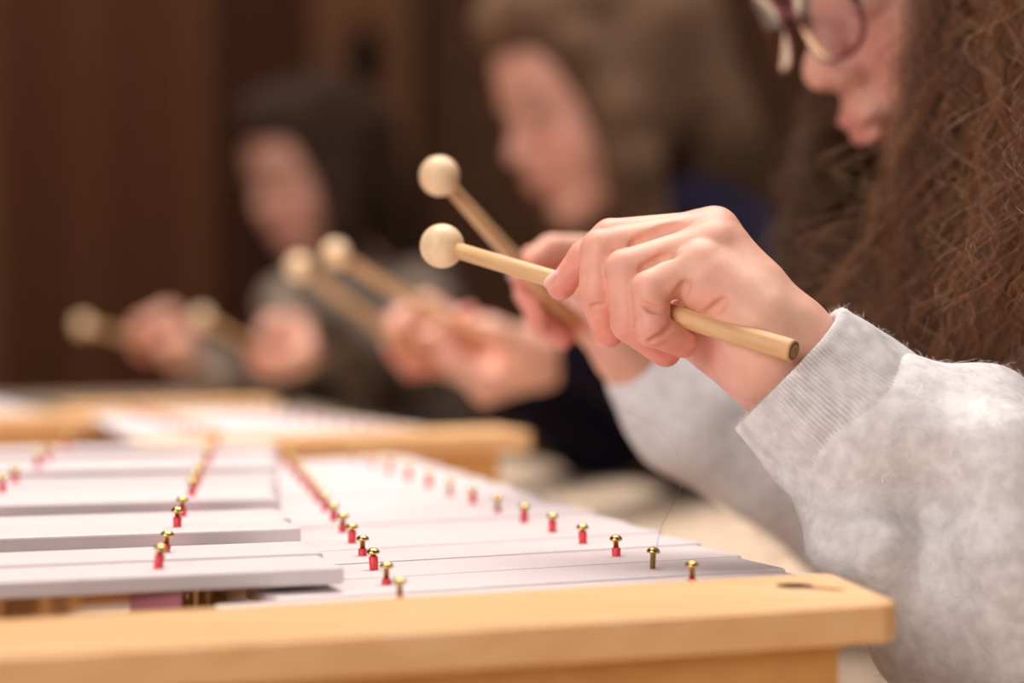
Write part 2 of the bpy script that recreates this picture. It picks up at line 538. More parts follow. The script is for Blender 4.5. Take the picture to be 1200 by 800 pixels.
# naturals
R0, R6 = onz(811, 683, HB), onz(583, 600, HB)
L0, L6 = onz(469, 704, HB), onz(391, 610, HB)
NN = 14
nat = []
for n in range(NN):
    Rn = R0.lerp(R6, n / 6); Ln = L0.lerp(L6, n / 6)
    d = (Rn - Ln).normalized()
    ov = 0.046 - 0.0009 * n
    a = Ln - d * (ov + (0.012 if n == 0 else 0)); b = Rn + d * ov
    nat.append((a, b, Ln, Rn))
    add_bar(mt, a, b, 0.0181, zb + rng.uniform(-0.0003, 0.0003), 0.0045)
    pin(mt, Rn, rng.choice([0.1, 0.5, 1.0, 0.9]) if n != 1 else -0.6, (rng.uniform(-.05, .05), rng.uniform(-.05, .05)))
    pin(mt, Ln, [0.1, 0.2, 1.0, 0.4, 1.0, 0.5][n] if n < 6 else 0.8, (rng.uniform(-.05, .05), rng.uniform(-.05, .05)))
# raised tier
slots = [0, 1, 3, 4, 6, 7, 8, 10, 11, 13]
A0 = onz(185.5, 664.5, HA); A4 = onz(214, 604, HA)
acc = []
for n in slots:
    Rn = A0.lerp(A4, n / 4)
    sl = 0.34 - 0.012 * min(n, 8)
    d = Vector((math.cos(math.atan(sl)), math.sin(math.atan(sl)), 0))
    sp_ = 0.092 - 0.0008 * n
    Ln = Rn - d * sp_
    ov = {0: 0.060, 1: 0.053, 3: 0.045, 4: 0.041}.get(n, 0.040 - 0.0006 * n)
    a = Ln - d * 0.042; b = Rn + d * ov
    acc.append((a, b, Ln, Rn))
    add_bar(mt, a, b, 0.0178, za + rng.uniform(-0.0003, 0.0003), 0.0058)
    pin(mt, Rn, {0: 0.9, 1: 0.5, 3: 0.7}.get(n, 0.6), (rng.uniform(-.12, .05), rng.uniform(-.05, .14)))
    pin(mt, Ln, 0.8)
# near end rail
fr = onz(1057, 706, HR); fl = onz(300, 751, HR)
u = (fr - fl); u.z = 0; u.normalize(); v = Vector((-u.y, u.x, 0))
FL = fr - u * 0.44
BR = onz(974, 670, HR); BLd = (onz(0, 729, HR) - onz(397, 708, HR)).normalized(); BL = onz(397, 708, HR) + BLd * 0.30
wv = 0.056
def railpoly():
    cr = 0.006
    e = (BR - fr).normalized(); g = (BL - BR).normalized()
    return [FL, fr - u * cr, fr - u * cr * 0.3 + e * cr * 0.3, fr + e * cr, BR - e * cr, BR - e * cr * 0.3 + g * cr * 0.3, BR + g * cr, BL]
V, F = prism([(p.x, p.y) for p in railpoly()], zr - 0.0125, zr, 0.0015)
rail = mesh_np('end_rail', V, F, M['rail'], mt, smooth=False)
# keyhole slot cut into it
kc = onz(931, 686, HR); kt = onz(984, 691, HR)
def cutter(V, F, mat):
    o = mesh_np('cutter', V, F, mat, None, smooth=False)
    return o
kd = (kt - kc).normalized(); kn = Vector((-kd.y, kd.x, 0))
pts = [kc + Vector((math.cos(t), math.sin(t), 0)) * 0.0062 for t in [2 * PI * i / 20 for i in range(20)]]
cut1 = cutter(*prism([(p.x, p.y) for p in pts], zr - 0.010, zr + 0.01), M['dark'])
pts = [kc - kn * 0.0028, kt - kn * 0.0028, kt + kd * 0.0024, kt + kn * 0.0028, kc + kn * 0.0028]
cut2 = cutter(*prism([(p.x, p.y) for p in pts], zr - 0.0035, zr + 0.01), M['slotwood'])
for c_ in (cut1, cut2):
    md = rail.modifiers.new('cut', 'BOOLEAN'); md.object = c_; md.operation = 'DIFFERENCE'; md.solver = 'EXACT'
    try: md.material_mode = 'TRANSFER'
    except Exception: pass
dg = bpy.context.evaluated_depsgraph_get()
me = bpy.data.meshes.new_from_object(rail.evaluated_get(dg))
rail.modifiers.clear(); rail.data = me
for c_ in (cut1, cut2): bpy.data.objects.remove(c_)
# resonance box under the rail and the bars
q = [FL + v * 0.009 + u * 0.03, fr + v * 0.009 - u * 0.0175, fr + v * (wv - 0.02) - u * 0.0175, FL + v * (wv - 0.02) + u * 0.03]
V, F = prism([(p.x, p.y) for p in q], TZ + 0.001, zr - 0.0127, 0.001)
mesh_np('end_board', V, F, M['boxwood'], mt, smooth=False)
def beam(name, a, b, hw, z0, z1, mat, parent=mt, bev=0.0008):
    q = [(w_.x, w_.y) for w_ in bar_quad(Vector(a), Vector(b), hw)]
    V, F = prism(q, z0, z1, bev)
    return mesh_np(name, V, F, mat, parent, smooth=False)
e0 = (R0 - R6).normalized(); e1 = (L0 - L6).normalized(); e2 = (A0 - A4).normalized()
Lend = nat[-1]
beam('support_rail', R0 + e0 * 0.012, Lend[3] - e0 * 0.015, 0.006, TZ + 0.001, zb - 0.0075, M['boxwood'])
beam('support_rail', L0 + e1 * 0.012, Lend[2] - e1 * 0.015, 0.006, TZ + 0.001, zb - 0.0075, M['boxwood'])
beam('felt_strip', R0 + e0 * 0.012, Lend[3] - e0 * 0.015, 0.004, zb - 0.0074, zb - 0.0049, M['felt'])
beam('felt_strip', L0 + e1 * 0.012, Lend[2] - e1 * 0.015, 0.004, zb - 0.0074, zb - 0.0049, M['felt'])
la, lb = acc[0][2], acc[-1][2]
beam('support_rail', A0 + e2 * 0.014, acc[-1][3] - e2 * 0.015, 0.009, TZ + 0.001, za - 0.0125, M['boxwood'])
beam('felt_strip', A0 + e2 * 0.014, acc[-1][3] - e2 * 0.015, 0.0085, za - 0.0124, za - 0.0062, M['felt'])
e3 = (la - lb).normalized()
beam('support_rail', la + e3 * 0.014, lb - e3 * 0.015, 0.009, TZ + 0.001, za - 0.0125, M['boxwood'])
beam('felt_strip', la + e3 * 0.014, lb - e3 * 0.015, 0.0085, za - 0.0124, za - 0.0062, M['felt'])
# far end board
fa, fb = Lend[0] + v * 0.034, Lend[1] + v * 0.034
beam('end_board', fa - u * 0.14, fb - u * 0.03, 0.006, TZ + 0.001, zr - 0.024, M['boxwood'])

def metallophone(label, corner, uu, width, depth, nb_, loc_lbl=None, taper=0.04):
    """diatonic instrument; corner = near right corner of its rail, uu = direction of rail"""
    t = thing('metallophone', label, 'metallophone', (corner.x, corner.y, TZ), None)
    vv = Vector((-uu.y, uu.x, 0))
    fl_ = corner - uu * width
    V, F = prism([(p.x, p.y) for p in (fl_, corner, corner + vv * 0.05, fl_ + vv * 0.05)], zr - 0.0125, zr, 0.0015)
    mesh_np('end_rail', V, F, M['rail'], t, smooth=False)
    q = [fl_ + uu * 0.015 + vv * 0.008, corner - uu * 0.018 + vv * 0.008, corner - uu * 0.018 + vv * 0.036, fl_ + uu * 0.015 + vv * 0.036]
    V, F = prism([(p.x, p.y) for p in q], TZ + 0.001, zr - 0.0127, 0.001)
    mesh_np('end_board', V, F, M['boxwood'], t, smooth=False)
    c0 = fl_ + uu * width / 2 + vv * 0.07
    p_ = (depth - 0.1) / nb_
    for n in range(nb_):
        f_ = n / nb_
        L = (width - 0.03) * (1 - f_ * 0.35)
        c = c0 + vv * (n * p_)
        a, b = c - uu * L / 2, c + uu * L / 2
        add_bar(t, a, b, p_ / 2 - 0.0008, zb, 0.0045)
        for s_ in (-1, 1):
            pin(t, c + uu * s_ * L * 0.28 + Vector((0, 0, zb - c.z)), 0.8)
    cE = c0 + vv * (nb_ * p_)
    wE = (width - 0.02) * 0.72
    V, F = prism([(p.x, p.y) for p in (cE - uu * wE / 2 - vv * 0.012, cE + uu * wE / 2 - vv * 0.012, cE + uu * wE / 2 + vv * 0.03, cE - uu * wE / 2 + vv * 0.03)], zr - 0.0125, zr, 0.0015)
    mesh_np('end_rail', V, F, M['rail'], t, smooth=False)
    V, F = prism([(p.x, p.y) for p in (cE - uu * wE / 2.2, cE + uu * wE / 2.2, cE + uu * wE / 2.2 + vv * 0.02, cE - uu * wE / 2.2 + vv * 0.02)], TZ + 0.001, zr - 0.0127, 0.001)
    mesh_np('end_board', V, F, M['boxwood'], t, smooth=False)
    for s_ in (-1, 1):
        a = c0 + uu * s_ * (width - 0.03) * 0.28 - vv * 0.03; b = cE + uu * s_ * wE * 0.28 - vv * 0.002
        beam('support_rail', a, b, 0.006, TZ + 0.001, zb - 0.0075, M['boxwood'], t)
        beam('felt_strip', a, b, 0.004, zb - 0.0074, zb - 0.0049, M['felt'], t)
    return t
c2 = onz(622, 505, HR); u2 = (c2 - onz(200, 519, HR)); u2.z = 0; u2.normalize()
metallophone('middle metallophone with its birch end rail, behind the nearest one', c2, u2, 0.240, 0.40, 11)
c3 = onz(112, 487, HR); u3 = Vector((math.cos(0.30), math.sin(0.30), 0))
metallophone('farthest metallophone, its birch end at the left edge', c3, u3, 0.26, 0.46, 12)

# ------------------------------------------------------------------ mallets
def mallet(label, head, butt, hr, r0, r1, group=None):
    head = Vector(head); butt = Vector(butt)
    ax = (butt - head); L = ax.length
    q = Vector((0, 0, 1)).rotation_difference(ax)
    t = thing('mallet', label, 'mallet', head, group)
    t.rotation_mode = 'QUATERNION'; t.rotation_quaternion = q
    prof = [(0.0005, -hr)] + [(hr * math.sin(a), -hr * math.cos(a)) for a in [PI * i / 20 for i in range(1, 19)]]
    V, F = lathe(prof, 36)
    mesh_np('head', V, F, M['mallet_head'], t, world=False)
    zs = [hr * 0.8, L * 0.25, L * 0.5, L * 0.75, L - 0.0012, L - 0.0002, L]
    rs = [r0, r0 + (r1 - r0) * .25, r0 + (r1 - r0) * .5, r0 + (r1 - r0) * .75, r1, r1 - 0.0002, r1 - 0.0007]
    V, F = lathe(list(zip(rs, zs)), 28)
    mesh_np('stick', V, F, M['stick'], t, world=False)
    V, F = lathe([(r1 - 0.0007, L - 0.0003), (r1 - 0.0007, L + 0.0003), (r1 * 0.62, L + 0.00032)], 24)
    mesh_np('stick_end', V, F, M['rim'], t, world=False)
    V, F = lathe([(r1 * 0.62, L - 0.0001), (r1 * 0.62, L + 0.0005)], 24)
    mesh_np('stick_end_grain', V, F, M['endgrain'], t, world=False)
    return t
mh, mb = P(518, 288, 0.955), P(930, 411, 0.865)
mallet('pale wooden mallet held in the sharp foreground hand', mh, mb, 0.0088, 0.0032, 0.0041)

# ------------------------------------------------------------------ hands
BASE = np.array((0.80, 0.435, 0.325)); RED = np.array((0.74, 0.22, 0.17)); PALE = np.array((0.88, 0.60, 0.46))
def hand_joints():
    J = {}
    J['wrist'] = P(918, 418, .900)
    J['wristU'] = P(925, 395, .890)
    J['mc'] = [P(824, 272, .919), P(838, 270, .910), P(834, 287, .900), P(820, 309, .892)]
    J['pip'] = [P(716, 279, .918), P(704, 292, .908), P(733, 316, .898), P(763, 339, .889)]
    J['dip'] = [P(686, 303, .917), P(700, 345, .903), P(738, 378, .894), P(764, 385, .886)]
    J['tip'] = [P(657, 336, .917), P(713, 390, .907), P(780, 412, .897), P(801, 402, .892)]
    return J
def hand_shapes(palm, J):
    W = J['wrist']
    # metacarpals (back of the hand)
    tgt = [P(888, 374, .915), P(900, 380, .906), P(903, 389, .896), P(898, 395, .888)]
    rr = [0.0078, 0.0080, 0.0078, 0.0076]
    for i in range(4):
        palm.cap(J['mc'][i], tgt[i], rr[i], 0.0125, 0.008)
    palm.cap(P(880, 365, .90), W, 0.0150, 0.0165, 0.012)
    palm.cap(P(870, 340, .902), P(845, 300, .905), 0.012, 0.009, 0.010)
    # wrist / forearm, flattened oval
    fdir = (P(1010, 520, .905) - W)
    for s_ in (-1, 1):
        o_ = Vector((0.0036, 0, 0.0038)) * s_
        palm.cap(W + o_, P(1004, 528, .905) + o_, 0.0158, 0.0175, 0.012)
    # hypothenar: edge above the stick
    palm.cap(P(833, 331, .890), P(884, 372, .888), 0.0098, 0.0125, 0.006)
    palm.cap(P(822, 338, .889), P(838, 344, .889), 0.0080, 0.0080, 0.004)
    # thenar / heel of the palm below the stick
    palm.cap(P(846, 400, .916), P(892, 432, .907), 0.0128, 0.0135, 0.008)
    palm.cap(P(825, 375, .925), P(880, 405, .912), 0.0115, 0.0140, 0.010)
    out = None
    fr_ = [(0.0082, 0.0074, 0.0068, 0.0052), (0.0086, 0.0076, 0.0071, 0.0057), (0.0084, 0.0077, 0.0072, 0.0058), (0.0080, 0.0073, 0.0067, 0.0055)]
    res = palm
    outs = []
    for i in range(4):
        f = palm.like()
        m_, p_, d_, t_ = J['mc'][i], J['pip'][i], J['dip'][i], J['tip'][i]
        r = fr_[i]
        f.cap(m_, p_, r[0], r[1], 0.0)
        mid = p_.lerp(d_, 0.5)
        f.cap(p_, d_, r[1] * 1.0, r[2], 0.0012)
        f.cap(d_, t_, r[2] * 1.0, r[3], 0.0012)
        # pads
        dd = (d_ - p_).normalized()
        g = palm.like(); g.F = palm.F.copy()
        g.merge(f, 0.0036)
        outs.append(g)
    # thumb on the far side
    f = palm.like()
    f.chain([P(868, 400, .915), P(800, 384, .928), P(742, 366, .936), P(700, 352, .934)], [0.012, 0.0098, 0.0085, 0.0062], 0.003)
    g = palm.like(); g.F = palm.F.copy(); g.merge(f, 0.006); outs.append(g)
    res = outs[0]
    for g in outs[1:]:
        res.comb((slice(None),) * 3, g.F, 0.0003, 'add')
    # creases
    if palm.A is None:
        def crease(pix, r, k=0.0016):
            pts_ = []
            for (x0_, y0_), (x1_, y1_) in zip(pix[:-1], pix[1:]):
                n_ = max(2, int(math.hypot(x1_ - x0_, y1_ - y0_) / 2))
                for i_ in range(n_ + 1):
                    pts_.append((x0_ + (x1_ - x0_) * i_ / n_, y0_ + (y1_ - y0_) * i_ / n_))
            hit = []
            for x_, y_ in pts_:
                for d_ in np.arange(0.865, 0.945, 0.0004):
                    q = np.array(P(x_, y_, d_)); ii = np.round((q - res.lo) / res.h).astype(int)
                    if np.any(ii < 0) or np.any(ii >= res.n): continue
                    if res.F[tuple(ii)] < 0: hit.append(P(x_, y_, d_)); break
            m_ = len(hit) - 1
            for i_ in range(m_):
                w0 = 0.45 + 0.55 * math.sin(PI * i_ / m_); w1 = 0.45 + 0.55 * math.sin(PI * (i_ + 1) / m_)
                if (hit[i_ + 1] - hit[i_]).length < 0.003:
                    res.cap(hit[i_], hit[i_ + 1], r * w0, r * w1, k, 'sub')
        crease([(790, 364), (791, 357), (796, 345), (805, 332)], 0.0009, 0.0028)
        res.ell(P(790, 354, .8830), (0.0022, 0.0030, 0.0028), 0.001, 'sub')
        crease([(826, 369), (838, 362), (850, 352)], 0.0007, 0.0026)
        crease([(750, 354), (765, 362), (788, 365)], 0.0008, 0.0018)
        crease([(760, 400), (775, 393), (787, 381)], 0.0006, 0.0016)
        crease([(692, 359), (707, 357)], 0.0005, 0.0014)
        crease([(742, 391), (750, 396)], 0.0005, 0.0012)
        crease([(794, 266), (765, 275), (740, 287)], 0.0004, 0.0028)
        crease([(792, 298), (772, 305), (752, 315)], 0.0004, 0.0028)
    # nail plate of the index finger
    t_ = J['tip'][0]
    res.ell(t_ + Vector((-0.0030, -0.0012, 0.0030)), (0.0046, 0.0034, 0.0022), 0.0004, 'add', R=Matrix.Rotation(math.radians(-42), 3, 'Y'))
    return res
def hand_field(h):
    J = hand_joints()
    allp = [J['wrist']] + J['mc'] + J['pip'] + J['dip'] + J['tip'] + [P(1010, 520, .90)]
    A = np.array([list(p) for p in allp])
    lo = A.min(0) - 0.032; hi = A.max(0) + 0.030
    palm = Field(lo, hi, h)
    return hand_shapes(palm, J), J
def hand_colors(V, N, J):
    col = np.tile(BASE, (len(V), 1))
    n = wob(V, 120, 3)
    col *= (1 + 0.05 * n)[:, None]
    def spot(p, r, c, s):
        nonlocal col
        d = np.linalg.norm(V - np.array(p), axis=1)
        w_ = (s * np.exp(-(d / r) ** 2))[:, None]
        col = col * (1 - w_) + np.array(c) * w_
    for i in range(4):
        spot(J['tip'][i], 0.014, RED, 0.75)
        spot(J['dip'][i], 0.010, RED, 0.32)
        spot(J['pip'][i], 0.009, RED, 0.16)
        spot(J['mc'][i], 0.012, RED, 0.14)
        spot(J['mc'][i].lerp(J['pip'][i], 0.5), 0.010, PALE, 0.3)
    spot(P(880, 370, .88), 0.022, PALE, 0.45)
    spot(P(835, 355, .88), 0.010, RED, 0.30)
    spot(P(850, 420, .905), 0.018, RED, 0.20)
    spot(J['tip'][0] + Vector((-0.0050, -0.0016, 0.0036)), 0.0035, (0.93, 0.68, 0.66), 0.8)
    spot(J['tip'][1] + Vector((-0.0030, -0.001, -0.0068)), 0.0022, (0.93, 0.72, 0.68), 0.7)
    return col
hf, HJ = hand_field(0.00075)
HV, HF = hf.mesh()
HV = smooth_np(HV, HF, 1, 0.4)
HC = hand_colors(HV, None, HJ)
HV_near, HF_near, HC_near = HV, HF, HC

# the same grip, placed as local shapes, for the hands behind
g0 = np.array(P(745, 356, .9053))
e_st = np.array((mh - mb).normalized())
fore = np.array((P(1010, 520, .905) - P(745, 356, .9053)).normalized())
e_f = fore - e_st * (fore @ e_st); e_f /= np.linalg.norm(e_f)
e_n = np.cross(e_st, e_f)
E0 = np.stack([e_st, e_f, e_n], 1)           # columns
def grip_frame(grip, stick_dir, fore_dir, mirror=False, sc=1.0):
    s_ = np.array(Vector(stick_dir).normalized()); f_ = np.array(Vector(fore_dir).normalized())
    f_ = f_ - s_ * (f_ @ s_); f_ /= np.linalg.norm(f_)
    n_ = np.cross(s_, f_) * (-1 if mirror else 1)
    A = np.stack([s_, f_, n_], 1) @ E0.T
    return A, np.array(grip) - A @ (g0 * sc), sc
def add_hand(f, fr_):
    """grow a gripping hand into the field f"""
    A, o, sc = fr_
    J = hand_joints()
    allp = np.array([list(p) for p in [J['wrist']] + J['mc'] + J['pip'] + J['dip'] + J['tip'] + [P(1010, 520, .90)]])
    w_ = (allp * sc) @ A.T + o
    lo = np.floor((w_.min(0) - 0.03 - f.lo) / f.h).astype(int); hi = np.ceil((w_.max(0) + 0.03 - f.lo) / f.h).astype(int)
    lo = np.maximum(lo, 0); hi = np.minimum(hi, f.n - 1)
    sub = Field(f.lo + lo * f.h, f.lo + hi * f.h, f.h)
    sub.frame(A, o, sc)
    r = hand_shapes(sub, J)
    n = np.minimum(np.array(r.F.shape), f.n - lo)
    sl = tuple(slice(lo[i], lo[i] + n[i]) for i in range(3))
    f.comb(sl, r.F[:n[0], :n[1], :n[2]], 0.006, 'add')
def hand_tint(V, col, fr_):
    A, o, sc = fr_
    L = ((V - o) @ A) / sc
    J = hand_joints()
    c = np.array([list(p) for p in J['pip']]).mean(0)
    near = np.linalg.norm(L - c, axis=1) < 0.16
    hc = hand_colors(L[near], None, J)
    col[near] = hc
    return col

# ------------------------------------------------------------------ heads
def head_shapes(f):
    f.ell((-0.012, 0, 0.035), (0.092, 0.073, 0.082), 0)
    f.ell((0.030, 0, -0.018), (0.052, 0.056, 0.078), 0.03)
    f.ell((0.045, 0, 0.045), (0.042, 0.055, 0.045), 0.03)
    f.cap((0.060, -0.008, -0.084), (0.060, 0.008, -0.084), 0.017, 0.017, 0.018)
    for s_ in (-1, 1):
        f.cap((0.056, s_ * 0.012, -0.082), (0.000, s_ * 0.050, -0.048), 0.015, 0.016, 0.02)
        f.ell((0.050, s_ * 0.032, -0.030), (0.030, 0.026, 0.030), 0.02)
    for s_ in (-1, 1):
        f.ell((0.094, s_ * 0.030, 0.008), (0.017, 0.020, 0.013), 0.012, 'sub')
        f.ell((0.0735, s_ * 0.031, 0.006), (0.0135, 0.0145, 0.0125), 0.003)
        f.cap((0.088, s_ * 0.016, 0.024), (0.080, s_ * 0.046, 0.022), 0.0045, 0.004, 0.008)
    f.cap((0.083, 0, 0.012), (0.098, 0, -0.018), 0.006, 0.0085, 0.009)
    f.ell((0.099, 0, -0.022), (0.0105, 0.0108, 0.0098), 0.005)
    for s_ in (-1, 1):
        f.ell((0.090, s_ * 0.0115, -0.026), (0.0105, 0.0072, 0.0078), 0.004)
        f.ell((0.094, s_ * 0.0055, -0.034), (0.004, 0.003, 0.003), 0.001, 'sub')
    f.ell((0.083, 0, -0.045), (0.012, 0.020, 0.012), 0.008)
    f.ell((0.0925, 0, -0.0490), (0.0068, 0.0185, 0.0048), 0.0025)
    f.ell((0.0895, 0, -0.0585), (0.0068, 0.0150, 0.0055), 0.0025)
    f.cap((0.0975, -0.016, -0.0537), (0.0985, 0, -0.0533), 0.0011, 0.0011, 0.001, 'sub')
    f.cap((0.0975, 0.016, -0.0537), (0.0985, 0, -0.0533), 0.0011, 0.0011, 0.001, 'sub')
    for s_ in (-1, 1):
        f.ell((-0.006, s_ * 0.076, -0.004), (0.015, 0.007, 0.028), 0.004)
    f.cap((-0.022, 0, -0.07), (-0.045, 0, -0.18), 0.044, 0.046, 0.02)
FACE = np.array((0.75, 0.385, 0.295))
def head_tint(W, col, R, O):
    V = (W - np.array(O)) @ np.array(R)
    def reg(c, r, cc, s):
        q = ((V - np.array(c)) / np.array(r)); w_ = (s * np.exp(-np.sum(q * q, 1) ** 2))[:, None]
        col[:] = col * (1 - w_) + np.array(cc) * w_
    for s_ in (-1, 1):
        reg((0.070, s_ * 0.036, -0.028), (0.035, 0.024, 0.022), (0.76, 0.30, 0.24), 0.6)
        reg((0.086, s_ * 0.031, 0.007), (0.012, 0.0125, 0.0052), (0.62, 0.54, 0.48), 0.9)
        reg((0.086, s_ * 0.031, 0.006), (0.016, 0.022, 0.013), (0.42, 0.18, 0.13), 0.45)  # eye socket shade painted into the skin colour
        reg((0.088, s_ * 0.030, 0.006), (0.012, 0.0066, 0.0062), (0.05, 0.025, 0.015), 1.0)
        reg((0.088, s_ * 0.031, 0.0125), (0.012, 0.0155, 0.0034), (0.06, 0.03, 0.02), 0.9)
        reg((0.088, s_ * 0.031, 0.029), (0.016, 0.019, 0.0042), (0.10, 0.05, 0.03), 0.9)
    reg((0.094, 0, -0.0495), (0.009, 0.018, 0.0045), (0.60, 0.17, 0.15), 0.8)
    reg((0.092, 0, -0.0585), (0.009, 0.015, 0.0052), (0.64, 0.20, 0.17), 0.8)
    reg((0.1, 0, -0.024), (0.014, 0.012, 0.012), (0.80, 0.36, 0.25), 0.4)
    return col
def head_matrix(yaw, pitch, roll=0.0, scale=1.0):
    """columns for local x (face dir), y (left), z (up). yaw measured from -X world towards the camera (-Y)."""
    f = Vector((-math.cos(yaw), -math.sin(yaw), 0))
    R = Matrix.Rotation(math.atan2(f.y, f.x), 3, 'Z') @ Matrix.Rotation(pitch, 3, 'Y') @ Matrix.Rotation(roll, 3, 'X')
    return R * scale
def xf(V, R, o):
    return V @ np.array(R).T + np.array(o)

def joinq(parts):
    V = []; F = []; Cc = []; n = 0
    for p in parts:
        V.append(p[0]); F.append(p[1] + n); n += len(p[0])
        Cc.append(p[2])
    return np.concatenate(V), np.concatenate(F), np.concatenate(Cc)

def strands(paths, rad, seg=3):
    """paths: N x K x 3 array, rad: N x K -> triangular tubes"""
    N, K, _ = paths.shape
    t = np.gradient(paths, axis=1); t /= (np.linalg.norm(t, axis=2, keepdims=True) + 1e-9)
    ref = np.zeros_like(t); ref[..., 1] = 1.0
    a = np.cross(t, ref); a /= (np.linalg.norm(a, axis=2, keepdims=True) + 1e-9)
    b = np.cross(t, a)
    V = []
    for s_ in range(seg):
        th = 2 * PI * s_ / seg
        V.append(paths + (a * math.cos(th) + b * math.sin(th)) * rad[..., None])
    V = np.stack(V, 2)            # N K seg 3
    idx = np.arange(N * K * seg).reshape(N, K, seg)
    q = []
    for s_ in range(seg):
        n_ = (s_ + 1) % seg
        q.append(np.stack([idx[:, :-1, s_], idx[:, :-1, n_], idx[:, 1:, n_], idx[:, 1:, s_]], -1).reshape(-1, 4))
    return V.reshape(-1, 3), np.concatenate(q)

def hair_material(name, dark, light, rough=0.42):
    m = new_mat(name, dark, rough, 0.0, 0.5)
    a = nd(m, 'ShaderNodeAttribute', attribute_name='tint')
    lk(m, a.outputs['Color'], bsdf(m).inputs['Base Color'])
    return m
M['hair'] = hair_material('hair_strand', (0.1, 0.05, 0.03), (0.4, 0.2, 0.1), 0.42)
M['hair_far'] = hair_material('hair_far', (0.1, 0.05, 0.03), (0.4, 0.2, 0.1), 0.75); bsdf(M['hair_far']).inputs['Specular IOR Level'].default_value = 0.15

# ------------------------------------------------------------------ fabrics
def knit(name, c1, c2, scale=900, bump=0.5, bd=0.0008, big=140):
    m = new_mat(name, rough=0.95, spec=0.1)
    x = noise_mix(m, c1, c2, big, (1, 1, 1), 5, 0.35, 0.68, 0, bump, bd, scale)
    bsdf(m).inputs['Sheen Weight'].default_value = 0.12
    bsdf(m).inputs['Sheen Roughness'].default_value = 0.6
    return m
M['fleece'] = knit('heather_fleece', (0.86, 0.83, 0.845), (0.68, 0.645, 0.655), 480, 0.5, 0.0011, 170)
M['fleece_far'] = knit('heather_fleece_far', (0.80, 0.76, 0.76), (0.66, 0.62, 0.62), 300, 0.3, 0.001, 90)
M['navy'] = knit('navy_knit', (0.008, 0.0065, 0.013), (0.012, 0.010, 0.020), 300, 0.3, 0.001, 60)
bsdf(M['navy']).inputs['Sheen Weight'].default_value = 0.0; bsdf(M['navy']).inputs['Specular IOR Level'].default_value = 0.02
M['patterned'] = knit('grey_patterned_knit', (0.30, 0.23, 0.18), (0.03, 0.024, 0.021), 300, 0.3, 0.001, 17)

# ------------------------------------------------------------------ people
def locvec(v): return np.array(v, dtype=np.float64)
def lower_body(t, hip, fwd, mat):
    """seated legs under the table: trousers (jeans) and shoes"""
    f = Vector(fwd).normalized(); s_ = Vector((-f.y, f.x, 0))
    hip = Vector(hip)
    A = [hip + s_ * 0.075, hip - s_ * 0.075]
    pts = []
    fl_ = Field(np.array(hip) - np.array((0.62, 0.62, 0.50)), np.array(hip) + np.array((0.62, 0.62, 0.16)), 0.009)
    fl_.ell(hip, (0.125, 0.135, 0.10), 0)
    shoes = []
    for q in A:
        kn_ = q + f * 0.34 + Vector((0, 0, -0.01)); an = Vector((kn_.x - f.x * 0.04, kn_.y - f.y * 0.04, 0.07))
        fl_.cap(q, kn_, 0.068, 0.055, 0.03); fl_.cap(kn_, an, 0.055, 0.042, 0.02)
        shoes.append(an)
    V, F = fl_.mesh()
    mesh_np('trousers', V, F, mat, t)
    for an in shoes:
        g = Field(np.array(an) - 0.22, np.array(an) + 0.22, 0.007)
        g.cap(an + Vector((0, 0, -0.035)), an + f * 0.13 + Vector((0, 0, -0.040)), 0.034, 0.029, 0)
        g.cap(an, an + Vector((0, 0, -0.03)), 0.036, 0.034, 0.02)
        V, F = g.mesh(); V[:, 2] = np.maximum(V[:, 2], 0.001)
        mesh_np('shoe', V, F, M['shoe'], t)
    return hip
M['denim'] = knit('dark_denim', (0.03, 0.04, 0.09), (0.02, 0.026, 0.06), 400, 0.2, 0.0005, 50)
M['shoe'] = new_mat('dark_shoe', (0.04, 0.035, 0.035), 0.6)
M['stool'] = wood('stool_wood', (0.36, 0.2, 0.1), (0.28, 0.15, 0.07), 0, 0.5, 12)
def stool(label, x, y, top):
    t = thing('stool', label, 'stool', (x, y, 0), None)
    V, F = lathe([(0.001, top - 0.03), (0.15, top - 0.03), (0.16, top - 0.02), (0.16, top - 0.008), (0.15, top), (0.001, top)], 28)
    mesh_np('seat', V, F, M['stool'], t, world=False)
    for a in range(4):
        c, s_ = math.cos(a * PI / 2 + .5), math.sin(a * PI / 2 + .5)
        V, F = tube_along([(c * 0.15, s_ * 0.15, 0.0), (c * 0.11, s_ * 0.11, top - 0.03)], [0.016, 0.018], 10)
        mesh_np('leg', V, F, M['stool'], t, world=False)

def fabric_mesh(name, f, mat, parent, amp=0.0, freq=40, seed=1, sm=1):
    V, F = f.mesh()
    V = smooth_np(V, F, sm, 0.5)
    N = vnormals(V, F)
    if amp: V = V + N * (wob(V, freq, seed, 2) * amp)[:, None]
    return mesh_np(name, V, F, mat, parent), V, F

